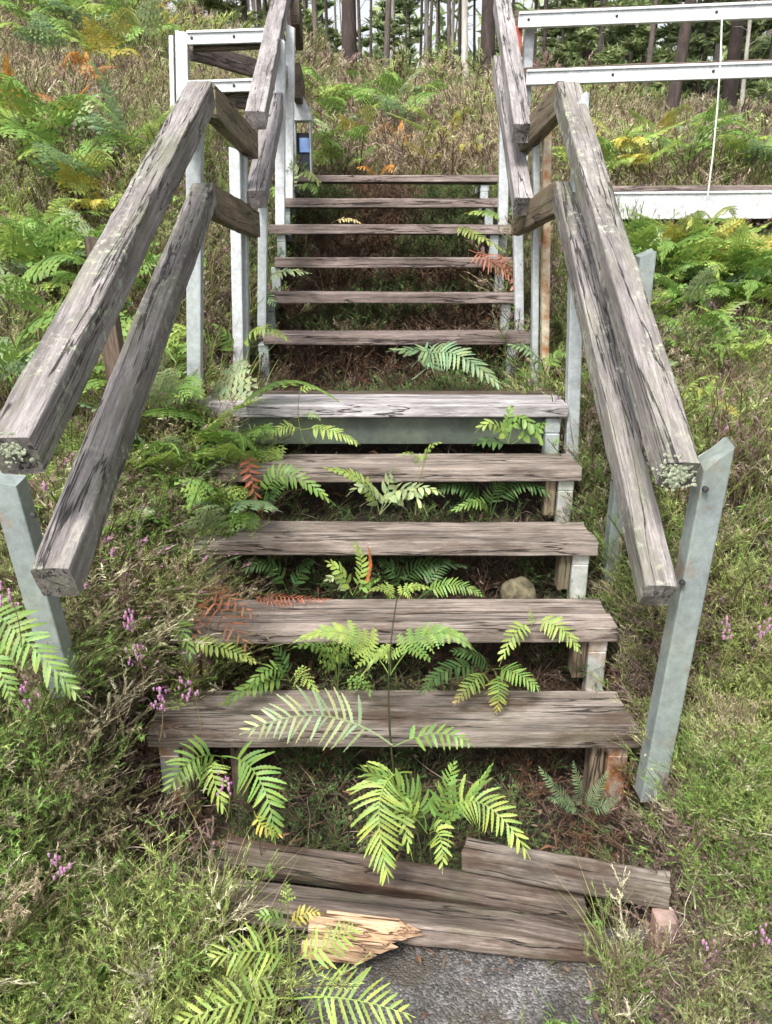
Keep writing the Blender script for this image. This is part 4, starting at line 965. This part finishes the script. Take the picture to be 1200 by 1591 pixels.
def scatter(name, protos, P, S, colA, seed, mat, lean=.3, flow=None, stemc=STEMC):
    rg = np.random.RandomState(seed); VV = []; FF = []; CC = []; off = 0
    which = rg.randint(0, len(protos), len(P))
    for w_, pr in enumerate(protos):
        ix = np.where(which == w_)[0]
        if not len(ix): continue
        V, Fc, K, B = pr; n = len(ix)
        a = rg.uniform(0, 2*PI, n); ca, sa = np.cos(a), np.sin(a); s = S[ix]
        x = V[None, :, 0]*ca[:, None] - V[None, :, 1]*sa[:, None]; y = V[None, :, 0]*sa[:, None] + V[None, :, 1]*ca[:, None]; z = np.repeat(V[None, :, 2], n, 0)
        lx, ly = rg.randn(n)*lean, rg.randn(n)*lean
        x = x + z*lx[:, None]; y = y + z*ly[:, None]; z = z*(1-.25*(np.abs(lx)+np.abs(ly)))[:, None]
        W_ = np.stack([x*s[:, None]+P[ix, 0:1], y*s[:, None]+P[ix, 1:2], z*s[:, None]+P[ix, 2:3]], -1)
        ca_ = colA[ix][:, None, :]*B[None, :, None]; kk = K[None, :, None]
        fc = (FLOW*B[:, None])[None] if flow is None else flow[ix][:, None, :]*B[None, :, None]
        c = np.where(kk == 0, ca_, np.where(kk == 1, (stemc*B[:, None])[None], fc))
        VV.append(W_.reshape(-1, 3)); CC.append(np.broadcast_to(c, (n, len(V), 3)).reshape(-1, 3))
        FF.append((Fc[None]+(np.arange(n)*len(V))[:, None, None]+off).reshape(-1, 3)); off += n*len(V)
    o = mesh_obj(name, np.concatenate(VV), np.concatenate(FF), mat, None, np.concatenate(CC)); o['kind'] = 'stuff'; return o
def vnoise(x, y, f, seed):
    r = np.random.RandomState(seed); v = 0
    for k in range(5):
        a = r.uniform(0, 2*PI); g = f*r.uniform(.6, 1.7); v = v + np.sin((x*math.cos(a)+y*math.sin(a))*g + r.uniform(0, 6.28) + 1.3*np.sin((x*math.sin(a)-y*math.cos(a))*g*.6))
    return v/5
def allow(x, y, pad=0.0, left=.0):
    ax = x-CX
    st = (ax > np.where(y < 2.12, -.80, -.70)) & (ax < .71) & (y > 1.60) & (y < 6.4)
    up = (ax > -.60) & (ax < .60) & (y > 3.3) & (y < 6.2)
    st = st & ~((ax < -.56) & (y > 2.12) & (y < 3.08) & (vnoise(x, y, 9, 5) > -.35))
    st = st & ~((y > 3.35) & (y < 6.4) & (np.abs(ax) > .63))
    bd = (ax > -.40) & (ax < .70) & (y > 1.40) & (y < 1.72)
    h = path_half(y)*.62; pa = (np.abs(x-.11) < h+.05) & (y < 1.62)
    return ~(st | bd | pa)
PAL = np.array([(.24, .39, .10), (.42, .51, .17), (.50, .42, .29), (.34, .24, .22), (.33, .37, .16), (.66, .63, .44)])
def palette(x, y, rg, near=True):
    """colour of the plants by patch: green, yellow green, tan, brown purple, olive, straw"""
    n1 = vnoise(x, y, 5.0 if near else 1.3, 3); n2 = vnoise(x, y, 8.0 if near else 2.1, 8); n3 = vnoise(x, y, 2.2 if near else .7, 17); u = rg.rand(len(x)); bias = np.where(x > .75, .18, 0)*(y < 4)
    if near: idx = np.where(n1+u*.6+bias > .52, 1, np.where(n1+u*.5+bias > .05, 0, 4))
    else: idx = np.where(n1+u*.6 > .62, 1, np.where(n1+u*.5 > .38, 0, np.where(n1+u*.5 > -.15, 4, 2)))
    idx = np.where((n2 > .24) & (u < .6), 2, idx); idx = np.where((n2 < -.30) & (u < .65), 3, idx)
    if not near: idx = np.where((n3 > .10) & (rg.rand(len(x)) < .35), np.where(rg.rand(len(x)) < .45, 3, 2), idx)
    idx = np.where(u > .94, 5, idx)
    return PAL[idx]*rg.uniform(.6, 1.3, (len(x), 1))
def sample(n, x0, x1, y0, y1, dmin, dmax, rg, f=None):
    x = rg.uniform(x0, x1, n); y = rg.uniform(y0, y1, n); z = ground(x, y); d = np.sqrt(x*x+y*y)
    k = (d > dmin) & (d < dmax) & (np.abs(x) < .62*y+1.15) & allow(x, y)
    if f is not None: k &= f(x, y)
    return x[k], y[k], z[k]
def put(name, protos, n, box, dr, smul, seed, mat=LEAF, near=True, f=None, lean=.3, colf=None, sink=.02):
    rg = np.random.RandomState(seed); x, y, z = sample(n, *box, *dr, rg, f)
    S = rg.uniform(.7, 1.2, len(x))*smul*(1+.42*vnoise(x, y, 4.2 if near else 1.6, 12))
    near_cam = np.clip((y-.2)/1.0, .35, 1); S = S*near_cam
    c = colf(x, y, rg) if colf else palette(x, y, rg, near)
    return scatter(name, protos, np.stack([x, y, z-sink], -1), S, c, seed, mat, lean)
PA = [sprig_proto(i, .24, 13, 20, .0085, .0016, flower=(.06 if i == 2 else 0)) for i in range(8)]
put('heather', PA, 9000, (-2.3, 2.3, .35, 2.9), (0, 2.75), 1.0, 21, lean=.38)
PBr = [sprig_proto(20+i, .28, 9, 11, .016, .0032, flower=(.06 if i == 1 else 0)) for i in range(6)]
put('heather', PBr, 16000, (-4.4, 4.4, 1.2, 6.2), (2.6, 6.2), 1.0, 22, lean=.35)
PCr = [sprig_proto(40+i, .34, 7, 8, .034, .007, flower=(.05 if i == 1 else 0), spread=.7) for i in range(5)]
put('heather', PCr, 26000, (-10, 10, 4, 14), (6.0, 13.5), 1.05, 23, near=False, lean=.35)
PDr = [sprig_proto(60+i, .42, 6, 6, .07, .016, spread=.8) for i in range(4)]
put('heather', PDr, 12000, (-19, 19, 10, 30), (13, 30), 1.2, 24, near=False, lean=.3)
GA = [grass_proto(80+i, .30, 9, .0016) for i in range(5)]
gcol = lambda x, y, rg: np.array([(.22, .30, .06), (.30, .33, .10), (.40, .34, .18)])[rg.choice(3, len(x), p=(.5, .3, .2))]*rg.uniform(.8, 1.2, (len(x), 1))
put('grass', GA, 1500, (-2.3, 2.3, .35, 3.2), (0, 3.1), .85, 25, colf=gcol, lean=.3)
GB = [grass_proto(90+i, .32, 9, .0035) for i in range(4)]
put('grass', GB, 4000, (-5, 5, 2, 9), (3.0, 9), .9, 26, near=False, colf=gcol, lean=.3)
# low moss-like undergrowth between the sprigs
PU = [sprig_proto(100+i, .10, 9, 9, .014, .0035, spread=1.2) for i in range(4)]
put('undergrowth', PU, 20000, (-3.2, 3.2, .3, 5.0), (0, 5.0), 1.0, 27, lean=.6, colf=lambda x, y, rg: palette(x, y, rg)*.8)

# brown litter of dead bracken and leaves under the treads and at the bank edges
def litter():
    rg = np.random.RandomState(31); n = 15000
    x = rg.uniform(-1.25, 1.25, n); y = rg.uniform(1.25, 6.2, n); k = ((np.abs(x-CX) < .78) & (y > 1.62)) | ((np.abs(x-CX) < .85) & (y < 1.62) & (y > 1.42) & (rg.rand(n) < .4)) | ((np.abs(x) < 1.2) & (rg.rand(n) < .10))
    x, y = x[k], y[k]; n = len(x); z = ground(x, y)+rg.uniform(.0, .05, n)
    a = rg.uniform(0, 2*PI, n); L = rg.uniform(.015, .075, n); w_ = rg.uniform(.0015, .006, n); el = rg.randn(n)*.35
    d = np.stack([np.cos(a)*np.cos(el), np.sin(a)*np.cos(el), np.sin(el)], -1); q = np.stack([-np.sin(a), np.cos(a), rg.randn(n)*.4], -1)
    P = np.stack([x, y, z], -1); m_ = P + d*L[:, None]*.5 + np.stack([np.zeros(n), np.zeros(n), L*rg.uniform(-.1, .35, n)], -1); e = P + d*L[:, None]
    V = np.stack([P-q*w_[:, None]*.3, P+q*w_[:, None]*.3, m_+q*w_[:, None], m_-q*w_[:, None], e], 1).reshape(-1, 3)
    b = np.arange(n)*5; Fc = np.concatenate([np.stack([b, b+1, b+2], -1), np.stack([b, b+2, b+3], -1), np.stack([b+3, b+2, b+4], -1)])
    pal = np.array([(.09, .06, .045), (.15, .10, .07), (.19, .10, .06), (.30, .22, .15), (.075, .05, .035), (.10, .13, .05)])
    c = pal[rg.choice(6, n, p=(.28, .24, .16, .12, .12, .08))]*rg.uniform(.7, 1.2, (n, 1))
    o = mesh_obj('leaf_litter', V, Fc, DRY, None, np.repeat(c, 5, 0)); o['kind'] = 'stuff'
litter()
def shade_growth():
    rg = np.random.RandomState(55); n = 7500; x = rg.uniform(-.74, .76, n); y = rg.uniform(1.66, 6.3, n); k = ~((y > 2.9) & (y < 3.5)) ; x, y = x[k], y[k]
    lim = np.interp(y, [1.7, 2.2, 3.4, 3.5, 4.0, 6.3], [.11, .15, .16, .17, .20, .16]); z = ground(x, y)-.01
    pal = np.array([(.11, .08, .055), (.07, .052, .04), (.19, .095, .055), (.07, .13, .045), (.13, .21, .07), (.26, .20, .15)]); n1 = vnoise(x, y, 5, 4)+.15; u = rg.rand(len(x))  # bracken browns and greens darkened to carry the shade below the treads
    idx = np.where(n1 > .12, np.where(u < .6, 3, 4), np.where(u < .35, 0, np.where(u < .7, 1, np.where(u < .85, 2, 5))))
    P_ = [sprig_proto(120+i, 1.0, 8, 9, .10, .022, spread=1.1) for i in range(4)]
    scatter('shade_darkened_undergrowth', P_, np.stack([x, y, z], -1), lim*rg.uniform(.5, 1.1, len(x)), pal[idx]*rg.uniform(.7, 1.2, (len(x), 1)), 56, DRY, .55, stemc=np.array([.16, .10, .07]))
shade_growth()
def twigs():
    rg = random.Random(9); V = []; Fc = []; cc = []
    spots = [(rg.uniform(130, 420), rg.uniform(700, 960), 'w') for _ in range(46)] + [(rg.uniform(230, 960), rg.uniform(1180, 1330), 'd') for _ in range(70)] + [(rg.uniform(930, 1150), rg.uniform(560, 960), 'd') for _ in range(45)] + [(rg.uniform(10, 330), rg.uniform(1150, 1560), 'w') for _ in range(40)] + [(rg.uniform(1040, 1200), rg.uniform(1150, 1580), 'w') for _ in range(30)] + [(rg.uniform(420, 880), rg.uniform(560, 900), 'd') for _ in range(50)] + [(rg.uniform(430, 830), rg.uniform(370, 590), 'd') for _ in range(40)]
    for px, py, k in spots:
        p = hit(px, py, .10); p.z += rg.uniform(.02, .13 if k == 'w' else .05); L = rg.uniform(.06, .22); a = rg.uniform(0, 6.28); el = rg.uniform(-.2, .9)
        d = Vector((math.cos(a)*math.cos(el), math.sin(a)*math.cos(el), math.sin(el))); pts = [p]
        for j in range(6):
            d = (d + Vector((rg.gauss(0, .28), rg.gauss(0, .28), rg.gauss(-.05, .28)))).normalized(); pts.append(pts[-1]+d*L/6)
        r = rg.uniform(.0009, .0026); v, f = tube_np(pts, [r*(1-.12*i) for i in range(7)], 4); b = len(V); V += [tuple(q) for q in v]; Fc += [tuple(i+b for i in q) for q in f]
        c = rg.choice([(.42, .33, .28), (.55, .45, .40), (.30, .20, .15)]) if k == 'w' else rg.choice([(.26, .18, .13), (.14, .09, .06), (.38, .30, .24)])
        cc += [c]*len(v)
    o = mesh_obj('dead_twigs', np.array(V), np.array(Fc), DRY, None, np.array(cc)); o['kind'] = 'stuff'
twigs()
def edge_tufts():
    rg = np.random.RandomState(71); X = []; Yv = []; S = []
    for (x0, x1, y0, y1, n, s) in ((.70, .98, 1.52, 1.80, 300, .85), (.735, .90, 1.85, 3.1, 260, .7), (-.92, -.68, 1.38, 1.72, 230, .62), (-.78, -.50, 1.32, 1.56, 130, .55), (.55, .80, 1.36, 1.47, 60, .5), (-.85, -.72, 1.7, 2.15, 120, .7), (-1.02, -.72, 1.45, 1.72, 200, .9), (-.86, -.60, 2.16, 3.0, 420, 1.35), (-.80, -.60, 3.0, 3.3, 60, .9)):
        X.append(rg.uniform(x0, x1, n)); Yv.append(rg.uniform(y0, y1, n)); S.append(rg.uniform(.7, 1.2, n)*s)
    x, y, S = np.concatenate(X), np.concatenate(Yv), np.concatenate(S)
    scatter('heather', PA, np.stack([x, y, ground(x, y)-.02], -1), S, palette(x, y, rg), 72, LEAF, .4)
edge_tufts()
put('heather', PA, 800, (-1.45, -.84, 1.15, 1.95), (0, 4), 1.45, 62, lean=.35)
put('heather', PA, 420, (.70, 1.25, 1.35, 1.95), (0, 4), 1.05, 63, lean=.35)
put('heather', PA[:4]+PBr[:2], 2600, (-1.05, -.52, 2.05, 3.15), (0, 4), 1.15, 61, lean=.45)
def pebbles():
    rg = np.random.RandomState(77); n = 9000; y = rg.uniform(.7, 1.56, n); x = rg.uniform(-.5, .95, n); k = np.abs(x-.28) < .6; x, y = x[k], y[k]; n = len(x); z = ground(x, y)+.008
    s = rg.gamma(1.6, .0013, n)+.0016; o = np.array([(1, 0, 0), (0, 1, 0), (-1, 0, 0), (0, -1, 0), (0, 0, .8), (0, 0, -.5)], float)
    R = o[None]*s[:, None, None]*rg.uniform(.6, 1.35, (n, 6, 1)); a = rg.uniform(0, 6.28, n); ca, sa = np.cos(a)[:, None], np.sin(a)[:, None]
    V = np.stack([R[..., 0]*ca-R[..., 1]*sa+x[:, None], R[..., 0]*sa+R[..., 1]*ca+y[:, None], R[..., 2]+z[:, None]], -1).reshape(-1, 3)
    f = np.array([(0, 1, 4), (1, 2, 4), (2, 3, 4), (3, 0, 4), (1, 0, 5), (2, 1, 5), (3, 2, 5), (0, 3, 5)]); Fc = (f[None]+(np.arange(n)*6)[:, None, None]).reshape(-1, 3)
    pal = np.array([(.20, .19, .20), (.34, .32, .32), (.12, .11, .11), (.52, .50, .48), (.26, .20, .17)]); c = np.repeat(pal[rg.choice(5, n, p=(.36, .28, .18, .08, .10))], 6, 0)
    q = mesh_obj('loose_grit', V, Fc, DRY, None, c); q['kind'] = 'stuff'
pebbles()

# flowering heather sprigs that stand out one by one
def bell_sprig(px, py, label, seed, Y=None, col=(.50, .27, .44), H=.12, n=9):
    rg = random.Random(seed); p = hit(px, py, .22); top = PY(px, py, Y or p.y)
    t = thing('heather_sprig', label, 'heather', (top.x, top.y, top.z-H), 'heather sprigs with pink bells')
    b = Vector((top.x+rg.uniform(-.02, .02), top.y+.03, top.z-H-.05)); stem(t, smooth_pts([b, (b+top)/2+Vector((.01, 0, 0)), top]), .0014, (.22, .17, .08))
    V = []; Fc = []; cc = []
    for i in range(n):
        c = top + Vector((rg.gauss(0, .010), rg.gauss(0, .008), -H*.5*i/n)); r = rg.uniform(.0022, .0042); k = len(V)
        for zc, rr_ in ((1.5, .25), (.8, .9), (-.2, 1.0), (-1.2, .6), (-1.6, .75)):
            for j in range(6): th = PI/3*j; V.append((c.x+r*rr_*math.cos(th), c.y+r*rr_*math.sin(th), c.z+r*zc)); cc.append(tuple(q*rg.uniform(.8, 1.25) for q in col))
        for a in range(4):
            for j in range(6): Fc.append((k+a*6+j, k+a*6+(j+1) % 6, k+a*6+6+(j+1) % 6, k+a*6+6+j))
    mesh_obj('bell_flowers', np.array(V), np.array(Fc), LEAF, t, np.array(cc), smooth=True)
for i, (px, py, Y, l) in enumerate([(201, 948, 1.85, 'pink heather bells highest beside the left posts foot'), (209, 1000, 1.8, 'single pink heather head left of the second lowest tread'),
        (288, 1052, 1.75, 'pink heather head against the dark gap left of the lowest tread'), (245, 1070, 1.70, 'dusky pink heather cluster by the left end of the lowest tread'), (350, 1203, 1.66, 'bright pink bell lying over the glossy fern under the lowest tread'),
        (88, 1325, 1.25, 'pink bells on a pale withered sprig at the lower left'), (6, 905, 1.5, 'pink heather bells at the left edge beside the leaning post'), (1135, 962, 1.9, 'pale pink heather head right of the leaning front right post'),
        (1190, 962, 1.95, 'pink heather head at the right edge level with the lower rail end'), (1105, 1462, 1.35, 'pink heather bells at the lower right below the foot block'), (1190, 1440, 1.35, 'pink heather bells at the lower right edge'), (40, 1062, 1.5, 'faint violet heather bells under the big left frond')]):
    bell_sprig(px, py, l, 300+i, Y, n=22 if i in (3, 0) else 13)

# ------------------------------------------------------------------ trees beyond the crest
def trunk_np(h, r, seed, lean=(0, 0), k=9):
    pts = []; rad = []
    for i in range(13):
        t = i/12; pts.append(Vector((lean[0]*t*h+.08*math.sin(t*4+seed), lean[1]*t*h+.08*math.sin(t*3+2*seed), h*t-.2))); rad.append(r*(1-.72*t)*(1+.25*math.exp(-t*14)))
    return pts, rad
def make_tree(seed, h, r, mat, c0, cr, ncl, cols, size, lean=(0, 0), lower=0):
    rg = np.random.RandomState(seed); t = thing('pine_tree', '', '', (0, 0, 0)); pts, rad = trunk_np(h, r, seed, lean)
    V, Fc = tube_np(pts, rad, 9); V = [tuple(v) for v in V]; Fc = list(Fc)
    def at_h(z):
        f = min(11.99, max(0, (z+.2)/h*12)); i = int(f); return pts[i].lerp(pts[i+1], f-i)
    limbs = []
    for i in range(26):
        z = c0*h*.55 + (h*.98-c0*h*.55)*((i+.5)/26); a = rg.uniform(0, 2*PI); dead = z < c0*h
        L = (rg.uniform(.4, 1.1) if dead else cr*(1.05-.75*(z/h-c0)/(1-c0))*rg.uniform(.7, 1.1)); b = at_h(z); e = b+Vector((math.cos(a)*L, math.sin(a)*L, L*rg.uniform(-.15, .35)))
        v, f = tube_np([b, (b+e)/2+Vector((0, 0, .06*L)), e], [r*.16, r*.10, r*.04], 4); k = len(V); V += [tuple(q) for q in v]; Fc += [tuple(x+k for x in q) for q in f]
        if not dead: limbs.append((b, e, L))
    py_mesh('trunk', V, Fc, mat, t, smooth=True)
    CV = []; CF = []; CC = []
    P = []
    for _ in range(ncl):
        b, e, L = limbs[rg.randint(len(limbs))]; q = b.lerp(e, rg.uniform(.25, 1.08)); P.append(np.array(q)+rg.randn(3)*np.array([.16, .16, .10])*L*.6)
    P = np.array(P); nt = 5; D = rg.randn(len(P), nt, 3); D[..., 2] = np.abs(D[..., 2])*.5; D /= np.linalg.norm(D, axis=-1, keepdims=True)
    Q = np.cross(D, rg.randn(len(P), nt, 3)); Q /= np.linalg.norm(Q, axis=-1, keepdims=True); s = size*rg.uniform(.6, 1.2, (len(P), nt, 1))
    A = P[:, None, :]+Q*s*.16; B_ = P[:, None, :]-Q*s*.16; E = P[:, None, :]+D*s
    CV = np.stack([A, B_, E], 2).reshape(-1, 3); CF = np.arange(len(CV)).reshape(-1, 3); base = np.array(cols)[rg.randint(0, len(cols), len(P))]*rg.uniform(.7, 1.25, (len(P), 1))
    mesh_obj('crown', CV, CF, NEEDLE, t, np.repeat(base, nt*3, 0)); return t
CG = [(.16, .23, .10), (.22, .29, .13), (.27, .33, .17)]; CL = [(.20, .28, .11), (.27, .34, .14), (.33, .38, .19)]
TP = {'dark': make_tree(1, 12, .145, B_DARK, .38, 1.7, 520, CG, .40), 'lean': make_tree(2, 11, .13, B_DARK, .40, 1.6, 500, CG, .40, (.12, .03)), 'thin': make_tree(3, 12, .058, B_GREY, .36, 1.2, 330, CG, .34, (.01, .02)),
      'pale': make_tree(4, 10, .055, B_PALE, .34, 1.0, 350, CL, .28, (-.03, 0)), 'young': make_tree(5, 5.5, .07, B_GREY, .12, 1.3, 1000, CL, .30), 'young2': make_tree(6, 7, .09, B_DARK, .14, 1.6, 900, CG, .34)}
TL = {'dark': ('thick dark trunked pine', 'pine tree'), 'lean': ('leaning dark trunked pine', 'pine tree'), 'thin': ('slender grey trunked pine', 'pine tree'), 'pale': ('thin pale barked tree', 'tree'), 'young': ('young light green conifer', 'conifer'), 'young2': ('dark green low branched conifer', 'conifer')}
TREES = [('dark', 538, 17.5, 1.0, 'at the crest behind the top tread'), ('dark', 752, 15.5, .85, 'at the crest left of the upper right handrail'), ('lean', 1036, 12.2, .66, 'seen through the walkway rails on the right'),
         ('pale', 726, 15.0, 1.0, 'beside the thick trunk near the upper right handrail'), ('dark', 905, 21, .8, 'seen through the walkway rails near their left end'), ('dark', 1128, 17, .9, 'behind the walkway right of the hanging cord'),
         ('pale', 1163, 15, .7, 'near the right edge below the walkway rails'), ('dark', 462, 19, .75, 'above the notice box at the upper left rail'), ('thin', 1190, 19, 1.0, 'at the right edge behind the walkway')]
rgt = random.Random(12)
G1 = 'in the row on the crest behind the top tread'; G2 = 'in the wood behind the walkway rails'; G3 = 'on the skyline at the upper left'
for px in (480, 497, 515, 562, 580, 596, 612, 628, 645, 655, 668, 684, 697, 710, 772, 790, 735): TREES.append(('thin', px+rgt.uniform(-5, 5), rgt.uniform(17, 34), rgt.uniform(.7, 1.15), G1))
for px in (835, 850, 872, 892, 925, 948, 965, 985, 1003, 1075, 1090, 1110, 1145, 1175, 1210, 1240): TREES.append(('thin', px+rgt.uniform(-6, 6), rgt.uniform(16, 34), rgt.uniform(.7, 1.2), G2))
for px in (390, 410, 340, 300, 250, 200, 430): TREES.append(('thin', px, rgt.uniform(20, 32), rgt.uniform(.8, 1.2), G3))
for px in (600, 655, 708, 770): TREES.append(('pale', px, rgt.uniform(18, 26), 1.0, G1))
for px in (855, 935, 1005, 1098): TREES.append(('pale', px, rgt.uniform(16, 26), 1.0, G2))
for px, Y in ((960, 26), (1005, 22), (1060, 27), (1110, 24), (1165, 21), (1215, 23), (900, 30), (1085, 19), (1260, 24), (930, 18), (1000, 19), (870, 20), (1150, 18)): TREES.append(('young2' if px % 2 else 'young', px, Y, rgt.uniform(.75, 1.0)*(.7 if Y < 20.5 else 1), G2))
for px, Y in ((505, 44), (560, 50), (640, 52), (700, 46), (480, 34), (615, 40), (760, 44)): TREES.append(('young2', px, Y, rgt.uniform(.8, 1.0), G1))
for px, Y in ((475, 19), (610, 18.5), (690, 20), (520, 21), (775, 19)): TREES.append(('young', px, Y, .26, 'low at the crest behind the top tread'))
for px, Y in ((230, 24), (330, 26), (420, 24), (140, 24), (380, 20)): TREES.append(('young', px, Y, rgt.uniform(.8, 1.1), G3))
tused = set(); gc = {}
for k, px, Y, s, where in TREES: gc[(k, where)] = gc.get((k, where), 0)+1
for k, px, Y, s, where in TREES:
    x = (px-600)/F/ray(px, 130)[1]*Y; p = Vector((x, Y, float(ground(x, Y)))); rz = rgt.uniform(0, 6.28) if k != 'lean' else .15
    lab = TL[k][0]+' '+where; grp = (TL[k][0]+'s '+where) if gc[(k, where)] > 1 else None
    if k not in tused:
        tused.add(k); t = TP[k]; t.location = p; t.rotation_euler = (0, 0, rz); t.scale = (s,)*3; tag(t, lab, TL[k][1], grp)
    else:
        t = copy_thing(TP[k], p, rz, s, lab, TL[k][1], grp)
        if not grp and 'group' in t: del t['group']
# far wood that reads as one mass
def far_wood():
    rg = random.Random(8); V = []; Fc = []
    for i in range(190):
        Y = rg.uniform(36, 75); x = rg.uniform(-.62, .66)*Y; z = float(ground(x, Y)); h = rg.uniform(9, 15); r = rg.uniform(.06, .15)
        v, f = tube_np([Vector((x, Y, z-.3)), Vector((x+rg.uniform(-.4, .4), Y, z+h*.5)), Vector((x+rg.uniform(-.6, .6), Y, z+h))], [r, r*.75, r*.3], 6); b = len(V); V += [tuple(q) for q in v]; Fc += [tuple(a+b for a in q) for q in f]
    o = py_mesh('far_tree_trunks', V, Fc, B_GREY, None, smooth=True); o['kind'] = 'stuff'
    rn = np.random.RandomState(6); n = 7000; Y = rn.uniform(38, 80, n); x = rn.uniform(-.64, .68, n)*Y; z = ground(x, Y)+rn.gamma(2.0, 1.9, n)+.2
    right = x/Y > .12; keep = right | (rn.rand(n) < .17) | ((z > ground(x, Y)+5) & (rn.rand(n) < .35)); x, Y, z = x[keep], Y[keep], z[keep]; n = len(x); P = np.stack([x, Y, z], -1); D = rn.randn(n, 6, 3); D /= np.linalg.norm(D, axis=-1, keepdims=True)
    Q = np.cross(D, rn.randn(n, 6, 3)); Q /= np.linalg.norm(Q, axis=-1, keepdims=True); s = rn.uniform(.4, 1.0, (n, 6, 1)); A = P[:, None]+Q*s*.22+rn.randn(n, 6, 3)*.25; E = A+D*s; B_ = A-Q*s*.44
    VV = np.stack([A, B_, E], 2).reshape(-1, 3); c = np.repeat(np.array(CG+CL+CL)[rn.randint(0, 9, n)], 18, 0)
    o = mesh_obj('far_foliage', VV, np.arange(len(VV)).reshape(-1, 3), NEEDLE, None, c); o['kind'] = 'stuff'
far_wood()
